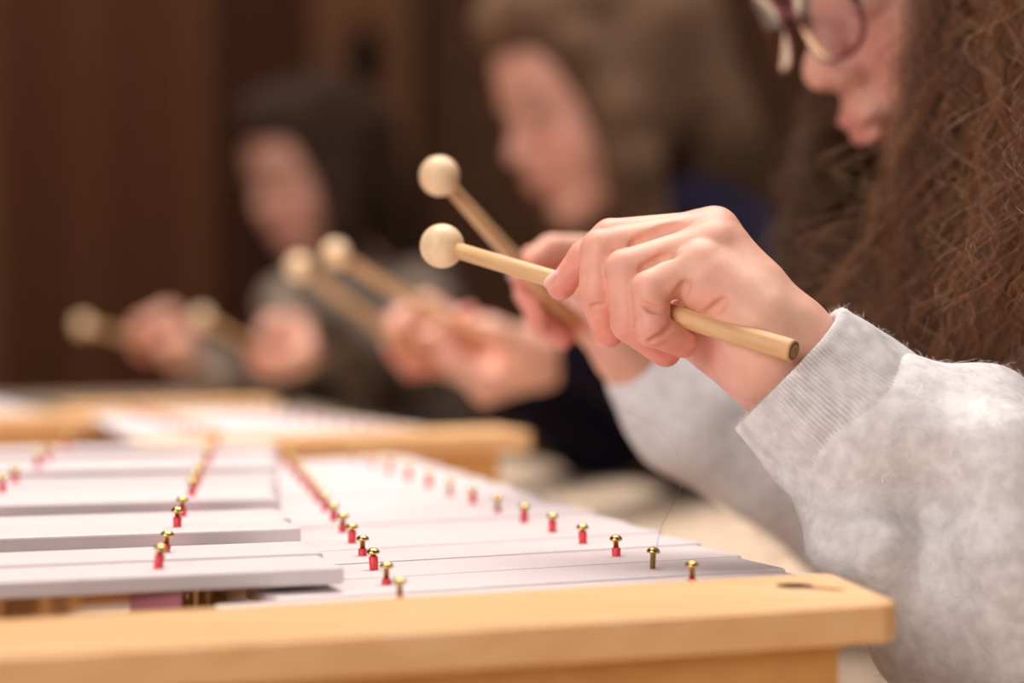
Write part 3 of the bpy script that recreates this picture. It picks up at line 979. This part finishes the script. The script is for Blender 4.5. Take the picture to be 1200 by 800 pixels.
# --- mallet + hand placements of the others: (grip, head)
ARM_END = np.array(P(1010, 520, .905)); WRIST = np.array(P(925, 425, .900))
def hand_on_mallet(grip, head, elbow, mirror, label, sc=1.0):
    grip = Vector(grip); head = Vector(head)
    sd = (head - grip).normalized()
    mallet(label, head, grip - sd * 0.062, 0.0088, 0.0032, 0.0041)
    fr_ = grip_frame(grip, sd, (Vector(elbow) - grip).normalized(), mirror, sc)
    A, o, _ = fr_
    return fr_, Vector(A @ (WRIST * sc) + o), Vector(A @ (ARM_END * sc) + o)
def body_field(lo, hi, h, R, O, hands, torso, neck):
    """head, neck, torso, arms and hands as one surface"""
    f = Field(lo, hi, h)
    f.frame(R, O); head_shapes(f); f.frame()
    nk = Vector(O) + Matrix(np.array(R).tolist()) @ Vector((-0.045, 0, -0.16))
    f.cap(nk, neck, 0.044, 0.050, 0.03)
    for a, b, ra, rb in torso: f.cap(a, b, ra - 0.014, rb - 0.014, 0.04)
    for fr_, ae, elbow, shd in hands:
        if fr_ is not None: add_hand(f, fr_)
        f.chain([ae, elbow, shd], [0.019, 0.027, 0.036], 0.012)
    V, F = f.mesh()
    V = smooth_np(V, F, 1, 0.4)
    col = np.tile(FACE, (len(V), 1))
    for fr_, *_ in hands:
        if fr_ is not None: col = hand_tint(V, col, fr_)
    col = head_tint(V, col, R, O)
    return V, F, col

# =================================================== the child in front (right edge)
p1 = thing('person', 'curly haired child with glasses and light grey sweater at the right edge', 'person', (0.42, 1.20, 0))
YAW1, PIT1 = math.radians(15), math.radians(22)
R1 = head_matrix(YAW1, PIT1, math.radians(0), 1.0)
nose1 = np.array(P(947, 94, 1.165))
O1 = nose1 - np.array(R1) @ np.array((0.1085, 0, -0.023))
elb = Vector((0.268, 0.905, 0.813)); sh = Vector((0.40, 1.07, 0.955))
grip1R = P(648, 353, 1.15); elb1R = Vector((0.197, 1.21, 0.815)); sh1R = Vector((0.385, 1.32, 0.945))
fr1R, wr1R, ae1R = hand_on_mallet(grip1R, P(515, 206, 1.045), P(900, 560, 1.19), True, 'wooden mallet with a brown stick held in the blurred second hand', 0.92)
torso1 = [((0.43, 1.23, 0.56), (0.415, 1.22, 0.75), 0.118, 0.118), ((0.415, 1.22, 0.75), (0.40, 1.20, 0.93), 0.12, 0.105), ((0.40, 1.09, 0.945), (0.385, 1.32, 0.945), 0.055, 0.055)]
arm_cut = P(990, 500, .9045)
V, F, Cc = body_field((-0.035, 0.82, 0.44), (0.56, 1.46, 1.24), 0.003, R1, O1,
    [(None, arm_cut, elb, sh), (fr1R, ae1R, elb1R, sh1R)], torso1, (0.385, 1.20, 0.95))
# the finely modelled near hand is sewn to the arm inside the sleeve: open both shells on one plane and bridge the rims
ax_ = np.array((elb - arm_cut).normalized())
def open_at(V, F, pt, keep_pos, rad):
    d = (V - np.array(pt)) @ ax_
    r = np.linalg.norm((V - np.array(pt)) - d[:, None] * ax_, axis=1)
    drop = ((d < 0) if keep_pos else (d > 0)) & (r < rad) & (np.abs(d) < 0.09)
    fm = ~drop[F].any(1)
    F = F[fm]
    used = np.zeros(len(V), bool); used[F.ravel()] = True
    mp = np.cumsum(used) - 1
    return used, mp[F]
u1_, FB = open_at(V, F, P(995, 505, .9045), True, 0.06)
VB, CB = V[u1_], Cc[u1_]
u2_, FH = open_at(HV_near, HF_near, P(975, 486, .9045), False, 0.06)
VH, CH = HV_near[u2_], HC_near[u2_]
V, F, Cc = joinq([(VB, FB, CB), (VH, FH, CH)])
body1 = mesh_np('body', V, F, M['skin'], p1, col=Cc)
import bmesh
bm = bmesh.new(); bm.from_mesh(body1.data)
cutp = (P(995, 505, .9045) + P(975, 486, .9045)) / 2
be = [e for e in bm.edges if e.is_boundary and (e.verts[0].co + p1.location - cutp).length < 0.05]
loose = [v_ for v_ in bm.verts if not v_.link_faces]
bmesh.ops.bridge_loops(bm, edges=be)
for fc in bm.faces: fc.smooth = True
bm.to_mesh(body1.data); bm.free()

# sweater of the front child: sleeves + torso in one piece
f = Field((0.02, 0.80, 0.47), (0.62, 1.46, 1.03), 0.0032)
f.chain([P(1034, 530, .897), P(1130, 610, .896), elb], [0.0380, 0.044, 0.052], 0.02)
f.chain([elb, (Vector(elb) + sh) / 2, sh], [0.053, 0.055, 0.062], 0.03)
f.ell(P(1150, 478, .905), (0.022, 0.026, 0.017), 0.012)
f.ell(P(1012, 626, .893), (0.019, 0.026, 0.015), 0.012)
f.ell(P(1075, 500, .905), (0.016, 0.026, 0.012), 0.010)
f.ell(P(1115, 680, .90), (0.024, 0.034, 0.026), 0.014)
f.ell(P(1150, 755, .90), (0.038, 0.034, 0.028), 0.03)
f.ell(P(1104, 618, .844), (0.028, 0.029, 0.023), 0.020, 'sub')
f.chain([P(975, 640, .872), P(1040, 648, .862), P(1090, 690, .862)], [0.010, 0.009, 0.010], 0.016)
f.ell(P(1118, 660, .845), (0.016, 0.014, 0.030), 0.018, 'sub')
f.chain([P(1180, 520, .862), P(1170, 640, .858), P(1195, 760, .862)], [0.010, 0.010, 0.012], 0.022)
for a_, b_, ra, rb in torso1: f.cap(a_, b_, ra, rb, 0.03)
d_ = (ae1R - wr1R).normalized()
f.chain([wr1R + d_ * 0.014, ae1R, elb1R], [0.0250, 0.0300, 0.040], 0.008)
f.chain([elb1R, (0.29, 1.27, 0.85), sh1R], [0.043, 0.048, 0.056], 0.03)
ob, SV, SF = fabric_mesh('sweater', f, M['fleece'], p1, 0.0012, 90, 7, 2)
lower_body(p1, (0.44, 1.23, 0.53), (-1, -0.2, 0), M['denim'])
stool('light wooden stool under the curly haired child', 0.44, 1.23, 0.43)

# ribbed cuff
def cuff(parent, p0, p1_, r0, r1_, ribs, rings, seg_per, mat, amp=0.00055, flat=0.93, extra=None):
    p0 = Vector(p0); p1_ = Vector(p1_)
    ax = (p1_ - p0); L = ax.length; ax.normalize()
    a = ax.cross(Vector((0, 1, 0))).normalized(); b = ax.cross(a)
    n = ribs * seg_per
    th = 2 * PI * np.arange(n) / n
    rib = np.clip(np.cos(th * ribs) * 1.5, -1, 1) * amp
    prof = [(0.10, -0.0035), (0.02, -0.0032), (-0.006, -0.0016), (-0.010, 0.0), (0.0, 0.0010), (0.03, 0.0012)] + [(t, 0.0008) for t in np.linspace(0.08, 1.0, rings)]
    V = []
    for t, dr in prof:
        bulge = 0.0016 * math.sin(PI * min(1, max(0, t))) 
        R = r0 + (r1_ - r0) * max(0, t) + dr + bulge
        tt = np.full(n, t)
        wr_ = 0.0007 * np.sin(3 * th + 7 * t) + 0.0006 * np.sin(5 * th - 9 * t + 1.0)
        rr = R + rib * (1.0 if dr > -0.002 else 0.3) + wr_ * min(1, max(0.2, t * 3))
        cen = np.array(p0)[None] + np.array(ax)[None] * (L * tt + 0.0008 * np.sin(2 * th))[:, None]
        V.append(cen + np.array(a)[None] * (rr * np.cos(th))[:, None] + np.array(b)[None] * (rr * flat * np.sin(th))[:, None])
    V = np.concatenate(V); R_ = len(prof)
    i = np.arange(R_ - 1)[:, None] * n; k = np.arange(n)[None]; k2 = (k + 1) % n
    F = np.stack([i + k, i + k2, i + n + k2, i + n + k], -1).reshape(-1, 4)
    return mesh_np('cuff', V, F, mat, parent), V, F
c0_, c1_ = P(924, 432, .899), P(1043, 536, .897)
cf, CV, CF = cuff(p1, c0_, c1_, 0.0285, 0.0345, 124, 26, 6, M['fleece'], 0.0008)

# fuzz of loose fibres on cuff and sleeve
def fuzz(name, V, F, count, length, rad, parent, mat, seed, lo=None):
    rs = np.random.RandomState(seed)
    N = vnormals(V, F)
    if lo is not None:
        ok = np.where(lo(V))[0]
    else: ok = np.arange(len(V))
    s = ok[rs.randint(0, len(ok), count)]
    p = V[s]; nrm = N[s]
    r = rs.normal(size=(count, 3)); r -= nrm * np.sum(r * nrm, 1)[:, None]; r /= np.linalg.norm(r, axis=1)[:, None]
    L = length * (0.3 + rs.rand(count) ** 2)
    t = np.linspace(0, 1, 4)
    up = rs.uniform(0.15, 0.7, count)
    paths = p[:, None] + nrm[:, None] * (L[:, None] * up[:, None] * np.sin(t * 1.7)[None])[..., None] + r[:, None] * (L[:, None] * t[None])[..., None]
    VV, FF = strands(paths, np.full(paths.shape[:2], rad))
    o = mesh_np(name, VV, FF, mat, parent); o['kind'] = 'stuff'
    return o
M['fibre'] = new_mat('wool_fibre', (0.80, 0.77, 0.78), 0.8, 0, 0.2)
bsdf(M['patterned']).inputs['Sheen Weight'].default_value = 0.0
fuzz('loose_fibres', CV, CF, 4500, 0.0026, 0.00004, cf, M['fibre'], 3)
fuzz('loose_fibres', SV, SF, 9000, 0.0035, 0.000045, ob, M['fibre'], 5, lambda v: (v[:, 0] < 0.30) & (v[:, 1] < 1.0))

# glasses
gl = bpy.data.objects.new('glasses', None); gl.empty_display_size = 0.01; link_parent(gl, p1)
gl['label'] = 'dark red glasses frame'
gl.location = Vector(O1) - root_of(p1)
M['frame'] = new_mat('glasses_frame_red', (0.17, 0.020, 0.035), 0.25)
M['lens'] = new_mat('glasses_lens', (0.95, 0.93, 1.0), 0.03); bsdf(M['lens']).inputs['Transmission Weight'].default_value = 1.0; bsdf(M['lens']).inputs['IOR'].default_value = 1.1
def gp(x, y, z): return Vector(O1) + R1 @ Vector((x, y, z))
for s_ in (-1, 1):
    cx, cy, cz = 0.106, s_ * 0.034, 0.004
    ring = []
    for i in range(33):
        a = 2 * PI * i / 32
        ring.append((cx - 0.010 * abs(math.cos(a)) * (1 if math.cos(a) * s_ > 0 else 0), cy + 0.0245 * math.copysign(abs(math.cos(a)) ** 0.8, math.cos(a)), cz + 0.0205 * math.copysign(abs(math.sin(a)) ** 0.8, math.sin(a))))
    V, F = tube_along([gp(*q) for q in ring], [0.0013] * 33, 8)
    fr_o = mesh_np('frame', np.array([list(v_) for v_ in V]), F, M['frame'], gl)
    ringi = ring[:-1]
    V = [gp(*q) for q in ringi] + [gp(q[0] + 0.0008, q[1], q[2]) for q in ringi]; nL = len(ringi)
    F = [tuple(range(nL)), tuple(reversed(range(nL, 2 * nL)))] + [(i, (i + 1) % nL, nL + (i + 1) % nL, nL + i) for i in range(nL)]
    mesh_np('lens', np.array([list(v_) for v_ in V]), F, M['lens'], gl, smooth=False)
    V, F = tube_along([gp(0.096, s_ * 0.058, 0.012), gp(0.085, s_ * 0.074, 0.012), gp(0.0, s_ * 0.082, 0.006), gp(-0.02, s_ * 0.082, -0.012)], [0.0018] * 4, 8)
    mesh_np('temple', np.array([list(v_) for v_ in V]), F, M['frame'], gl)
V, F = tube_along([gp(0.106, -0.011, 0.008), gp(0.109, 0, 0.012), gp(0.106, 0.011, 0.008)], [0.0018] * 3, 8)
mesh_np('bridge', np.array([list(v_) for v_ in V]), F, M['frame'], gl)

# curly hair of the front child
def bez(a, b, c, d, t):
    t = t[None, :, None]
    a, b, c, d = [np.asarray(v_)[:, None] for v_ in (a, b, c, d)]
    return (1 - t) ** 3 * a + 3 * (1 - t) ** 2 * t * b + 3 * (1 - t) * t * t * c + t ** 3 * d
def curly(rs, A, B_, C_, D, per, R, pitch, spread, rad, K, dark, light, cl_mix=None):
    """clumps of corkscrew strands along Bezier guides"""
    n = len(A)
    t = np.linspace(0, 1, K)
    G = bez(A, B_, C_, D, t)
    L = np.linalg.norm(np.diff(G, axis=1), axis=2).sum(1)
    G = np.repeat(G, per, 0)
    turns = (L / pitch) * rs.uniform(0.75, 1.3, n)
    N = n * per
    turns = np.repeat(turns, per) * rs.normal(1, 0.05, N)
    ph = np.repeat(rs.uniform(0, 2 * PI, n), per) + rs.normal(0, 0.38, N)
    hand_ = np.repeat(rs.choice([-1, 1], n), per)
    Rr = np.repeat(rs.uniform(0.55, 1.25, n) * R, per) * rs.uniform(0.7, 1.25, N)
    off = rs.normal(0, 1, (N, 3)) * spread
    # a few flyaways
    fly = rs.rand(N) < 0.07
    off[fly] *= 2.2; Rr[fly] *= 1.7
    env = np.clip(t * 5, 0.1, 1)[None] 
    ang = ph[:, None] + hand_[:, None] * turns[:, None] * 2 * PI * (t[None] ** 1.05)
    u1 = np.array((1.0, 0, 0)); u2_ = np.array((0, 1.0, 0)); 
    P_ = G + off[:, None] * (0.4 + 0.9 * t[None, :, None]) \
        + u1 * (np.cos(ang) * Rr[:, None] * env)[..., None] + u2_ * (np.sin(ang) * Rr[:, None] * env)[..., None]
    ph2 = rs.uniform(0, 6.28, (N, 3)); fr2 = rs.uniform(1.5, 4.5, (N, 3))
    P_ = P_ + np.sin(t[None, :, None] * fr2[:, None] * 2 * PI + ph2[:, None]) * (spread * 0.35)
    rr = np.full((N, K), rad) * (1 - 0.5 * t[None] ** 4)
    V, F = strands(P_, rr)
    m = np.clip(np.repeat(rs.rand(n), per) * 0.55 + rs.rand(N) * 0.45, 0, 1) ** 1.3
    c = np.array(dark)[None] * (1 - m[:, None]) + np.array(light)[None] * m[:, None]
    c = np.repeat(c, K * 3, 0)
    return V, F, c
rs = np.random.RandomState(11)
def near_guides(n):
    x0 = rs.uniform(0.176, 0.335, n); dep = rs.uniform(0, 1, n)
    k_ = np.clip((x0 - 0.176) / 0.045, 0, 1)
    y0 = 1.075 - 0.170 * k_ + dep ** 1.5 * (0.07 + 0.12 * k_)
    A = np.stack([x0 * 0.85 + 0.045, np.maximum(y0 + 0.05, 1.10), 1.20 + rs.uniform(-.02, .03, n)], 1)
    B_ = np.stack([x0 + 0.012, y0 + 0.01, 1.10 + 0 * x0], 1)
    C_ = np.stack([x0 + 0.004 + rs.normal(0, .008, n), y0, 1.00 + 0 * x0], 1)
    D = np.stack([x0 - 0.030 * (x0 < 0.22) * rs.rand(n) + rs.normal(0, .012, n), y0 + rs.normal(0, .008, n), rs.uniform(0.875, 0.925, n) + 0.035 * (y0 < 0.975)], 1)
    return A, B_, C_, D
DK, LT = (0.050, 0.016, 0.006), (0.52, 0.225, 0.10)
parts = []
A, B_, C_, D = near_guides(290)
parts.append(curly(rs, A, B_, C_, D, 12, 0.0062, 0.050, 0.0026, 0.00022, 60, DK, LT))
A, B_, C_, D = near_guides(260)
parts.append(curly(rs, A, B_, C_, D, 1, 0.0085, 0.036, 0.007, 0.00013, 70, (0.30, 0.15, 0.07), (0.85, 0.55, 0.32)))
# lower locks that drift left under the chin (still near)
n = 60
x0 = rs.uniform(0.165, 0.215, n)
A = np.stack([x0 + 0.02, rs.uniform(1.08, 1.18, n), rs.uniform(0.985, 1.01, n)], 1); A[:, 0] = np.maximum(A[:, 0], 0.188)
B_ = A + np.stack([rs.normal(-.004, .004, n), rs.normal(0, .01, n), -0.04 + 0 * x0], 1)
D = np.stack([x0 + rs.normal(-.012, .012, n), rs.uniform(1.07, 1.2, n), rs.uniform(0.84, 0.93, n)], 1)
C_ = D + np.array((0, 0, 0.06))
parts.append(curly(rs, A, B_, C_, D, 12, 0.0075, 0.048, 0.0028, 0.00022, 44, DK, (0.30, 0.14, 0.06)))
# far side locks
n = 90
px = rs.uniform(922, 1075, n); dd = rs.uniform(1.235, 1.34, n)
D = np.array([list(P(px[i] + rs.normal(0, 8), rs.uniform(330, 470), dd[i])) for i in range(n)])
C_ = np.array([list(P(px[i] - 4 + rs.normal(0, 6), 260, dd[i])) for i in range(n)])
B_ = np.array([list(P(max(px[i] + 5, 965), 120, dd[i])) for i in range(n)])
A = np.array([list(P(max(px[i] + 60, 1045), -60, dd[i])) for i in range(n)])
parts.append(curly(rs, A, B_, C_, D, 12, 0.0095, 0.048, 0.0040, 0.00027, 40, (0.050, 0.019, 0.008), (0.24, 0.11, 0.045)))
# loose ends hanging low behind the sleeve
n = 14
D = np.array([list(P(rs.uniform(868, 960), rs.uniform(600, 655), rs.uniform(1.16, 1.24))) for i in range(n)])
A = np.array([list(P(rs.uniform(960, 1040), 400, 1.25)) for i in range(n)])
B_ = A * 0.7 + D * 0.3 + np.array((0.01, 0, 0)); C_ = A * 0.3 + D * 0.7 + np.array((0.012, 0, -0.004))
parts.append(curly(rs, A, B_, C_, D, 9, 0.012, 0.045, 0.005, 0.00016, 44, (0.12, 0.05, 0.02), (0.36, 0.19, 0.09)))
n = 70
sg = np.where(rs.rand(n) < 0.6, 1.0, -1.0); fr0 = rs.uniform(-0.09, 0.055, n)
def hd(x, y, z): return np.stack([x + 0 * y, y + 0 * x, z + 0 * y], 1) @ np.array(R1).T + O1
zz = np.zeros(n)
A = hd(fr0 * 0.8, sg * 0.008 + zz, 0.145 - 0.4 * np.abs(fr0) ** 1.2)
B_ = hd(fr0, sg * 0.065, 0.145 + zz)
C_ = hd(fr0 * 0.9 - 0.01, sg * 0.108, 0.075 + zz)
D = hd(np.minimum(fr0 - 0.015, 0.02) + rs.normal(0, .006, n), sg * 0.115, 0.0 + rs.uniform(-.04, .02, n))
parts.append(curly(rs, A, B_, C_, D, 10, 0.0060, 0.046, 0.0030, 0.00024, 34, DK, LT))
V, F, Cc = joinq(parts)
hair1 = mesh_np('hair', V, F, M['hair'], p1, col=Cc)
hair1['label'] = 'long curly brown hair'
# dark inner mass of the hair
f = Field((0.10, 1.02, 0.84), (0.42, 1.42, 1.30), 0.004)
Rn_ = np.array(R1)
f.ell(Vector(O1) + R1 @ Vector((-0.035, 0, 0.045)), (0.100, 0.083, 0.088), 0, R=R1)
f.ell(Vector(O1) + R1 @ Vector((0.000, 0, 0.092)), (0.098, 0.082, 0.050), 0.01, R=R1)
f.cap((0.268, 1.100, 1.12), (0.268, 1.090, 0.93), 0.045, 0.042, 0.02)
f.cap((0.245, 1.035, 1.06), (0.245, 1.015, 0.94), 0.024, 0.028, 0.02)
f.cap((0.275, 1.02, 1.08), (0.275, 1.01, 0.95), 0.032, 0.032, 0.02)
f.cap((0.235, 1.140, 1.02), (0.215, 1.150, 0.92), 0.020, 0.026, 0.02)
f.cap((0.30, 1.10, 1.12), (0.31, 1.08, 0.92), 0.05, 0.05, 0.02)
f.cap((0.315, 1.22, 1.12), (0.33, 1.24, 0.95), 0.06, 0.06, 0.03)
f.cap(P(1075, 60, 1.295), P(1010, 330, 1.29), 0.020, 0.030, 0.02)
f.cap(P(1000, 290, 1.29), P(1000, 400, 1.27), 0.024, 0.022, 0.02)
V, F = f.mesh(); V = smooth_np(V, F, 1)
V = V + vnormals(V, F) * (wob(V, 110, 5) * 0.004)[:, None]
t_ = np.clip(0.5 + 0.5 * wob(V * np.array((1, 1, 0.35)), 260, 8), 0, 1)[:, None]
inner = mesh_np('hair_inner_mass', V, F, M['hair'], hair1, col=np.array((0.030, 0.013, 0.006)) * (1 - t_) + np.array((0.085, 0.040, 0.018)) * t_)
# one loose hair falling from the sleeve to the bars
pts = [P(726, 478, 1.0), P(748, 488, 0.985), P(772, 503, 0.97), P(790, 522, .955), P(799, 545, .945), P(799, 570, .935), P(788, 592, .93), P(775, 615, .925), P(769, 640, .92), P(773, 648, .915)]
cv = np.array([[list(p_) for p_ in pts]])
tt = np.linspace(0, len(pts) - 1, 48)
cv = np.stack([np.interp(tt, np.arange(len(pts)), cv[0, :, i]) for i in range(3)], 1)[None]
for _ in range(3): cv[:, 1:-1] = (cv[:, :-2] + cv[:, 1:-1] * 2 + cv[:, 2:]) / 4
V, F = strands(cv, np.full(cv.shape[:2], 0.00011))
o = mesh_np('loose_hair', V, F, M['hair'], p1, col=np.tile((0.30, 0.17, 0.09), (len(V), 1)))

# =================================================== background children
def straight_hair(parent, R, O, dark, light, long=0.17, seed=1, side=1.0, res=0.004):
    f = Field((-0.16, -0.14, -0.16 - long), (0.12, 0.14, 0.16), res)
    f.ell((-0.033, 0, 0.042), (0.106, 0.089, 0.087), 0)
    f.ell((0.004, 0, 0.092), (0.097, 0.078, 0.045), 0.015)
    for s_ in (-1, 1):
        # parted fringe sweeping from the crown over the temple and the ear
        f.chain([(0.055, s_ * 0.004, 0.110), (0.056, s_ * 0.036, 0.094), (0.042, s_ * 0.064, 0.054), (0.030, s_ * 0.080, -0.010), (0.034, s_ * 0.082, -0.06), (0.028, s_ * 0.076, -0.05 - long * 0.5), (-0.015, s_ * 0.075, -long)], [0.013, 0.016, 0.018, 0.021, 0.024, 0.028, 0.020], 0.02)
        f.ell((-0.005, s_ * 0.072, -0.01), (0.045, 0.022, 0.06), 0.02)
    f.ell((-0.075, 0, -0.04), (0.055, 0.085, 0.10), 0.03)
    f.cap((-0.075, -0.03, -0.08), (-0.08, -0.03, -long), 0.045, 0.035, 0.03)
    f.cap((-0.075, 0.03, -0.08), (-0.08, 0.03, -long), 0.045, 0.035, 0.03)
    V, F = f.mesh(); V = smooth_np(V, F, 2)
    ang = np.arctan2(V[:, 1], V[:, 0] + 0.03)
    st = np.sin(ang * 46 + 3 * np.sin(V[:, 2] * 30) + seed) * 0.5 + np.sin(ang * 97 + 2 * np.sin(V[:, 2] * 22)) * 0.5
    V = V + vnormals(V, F) * (st * 0.0016)[:, None]
    m = np.clip(0.45 + 0.3 * st + 0.25 * wob(V, 60, seed), 0, 1)[:, None]
    col = np.array(dark) * (1 - m) + np.array(light) * m
    return mesh_np('hair', xf(V, R, O), F, M['hair_far'], parent, col=col)

def far_child(label, base, yaw, pitch, nose, hands, torso, mat, hair, hlong, lbl_m, amp=0.002):
    t = thing('person', label, 'person', base)
    R = head_matrix(yaw, pitch, 0.0, 1.0)
    O = np.array(nose) - np.array(R) @ np.array((0.1085, 0, -0.023))
    fs = Field(np.array(torso['lo']), np.array(torso['hi']), 0.005)
    hl = []
    for (grip, head, elbow, mirror, shd), ml in zip(hands, lbl_m):
        fr_, wr, ae = hand_on_mallet(grip, head, elbow, mirror, ml)
        hl.append((fr_, ae, elbow, shd))
        d_ = (ae - wr).normalized()
        fs.chain([wr + d_ * 0.012, wr + d_ * 0.04, Vector(elbow), Vector(shd)], [0.024, 0.029, 0.042, 0.055], 0.02)
    lo = np.array(torso['lo']); hi = np.array(torso['hi']); hi[2] = max(hi[2], O[2] + 0.15); lo[2] += 0.02
    V, F, Cc = body_field(lo, hi, 0.0036, R, O, hl, torso['caps'], torso['neck'])
    mesh_np('body', V, F, M['skin_far'], t, col=Cc)
    for a, b, ra, rb in torso['caps']: fs.cap(a, b, ra, rb, 0.04)
    fabric_mesh('sweater', fs, mat, t, amp, 45, 3, 1)
    straight_hair(t, R, O, hair[0], hair[1], hlong, 2)
    return t, R, O

# middle child, navy sweater
el2 = P(835, 560, 1.93); el2.z = max(el2.z, TZ + 0.05)
sh2L = Vector((0.225, 2.06, 0.930)); sh2R = Vector((0.16, 2.38, 0.945))
p2, R2, O2 = far_child('child with straight brown hair and navy sweater in the middle', (0.27, 2.25, 0), math.radians(24), math.radians(20), P(597, 186, 2.20),
    [(P(552, 392, 1.66), P(393, 298, 1.50), el2, False, sh2L),
     (P(484, 410, 1.86), P(350, 313, 1.66), P(700, 500, 2.06), True, sh2R)],
    dict(lo=(-0.15, 1.60, 0.50), hi=(0.46, 2.56, 1.04), neck=(0.20, 2.21, 0.93), caps=[((0.27, 2.25, 0.60), (0.235, 2.23, 0.86), 0.115, 0.115), ((0.225, 2.10, 0.93), (0.18, 2.34, 0.93), 0.055, 0.055), ((0.21, 2.22, 0.88), (0.165, 2.19, 0.97), 0.08, 0.055)]),
    M['navy'], ((0.070, 0.036, 0.020), (0.17, 0.095, 0.055)), 0.16,
    ['thick blurred mallet held by the near hand of the navy sweater child', 'second mallet of the navy sweater child, its head just left of the thick one'])
lower_body(p2, (0.28, 2.27, 0.53), (-1, -0.3, 0), M['denim'])
stool('light wooden stool under the navy sweater child', 0.28, 2.27, 0.43)
# far child, patterned grey sweater
el3 = P(448, 480, 2.80); el3.z = max(el3.z, TZ + 0.05)
p3, R3, O3 = far_child('dark haired child in a mottled grey sweater, farthest back', (-0.15, 3.34, 0), math.radians(42), math.radians(16), P(302, 247, 3.30),
    [(P(312, 415, 2.32), P(236, 373, 2.12), el3, False, Vector((-0.12, 3.17, 0.88))),
     (P(172, 400, 2.62), P(97, 381, 2.34), P(300, 455, 2.95), True, Vector((-0.23, 3.45, 0.88)))],
    dict(lo=(-0.60, 2.2, 0.50), hi=(0.12, 3.62, 1.02), neck=(-0.20, 3.36, 0.87), caps=[((-0.15, 3.34, 0.60), (-0.17, 3.33, 0.80), 0.11, 0.115), ((-0.13, 3.20, 0.875), (-0.21, 3.43, 0.875), 0.052, 0.052), ((-0.19, 3.34, 0.83), (-0.23, 3.33, 0.90), 0.08, 0.055)]),
    M['patterned'], ((0.022, 0.011, 0.007), (0.060, 0.032, 0.020)), 0.20,
    ['dim mallet in the near hand of the mottled sweater child', 'leftmost dim mallet in the farthest hand'])
lower_body(p3, (-0.14, 3.36, 0.53), (-1, -0.3, 0), M['denim'])
stool('light wooden stool under the mottled sweater child', -0.14, 3.36, 0.43)
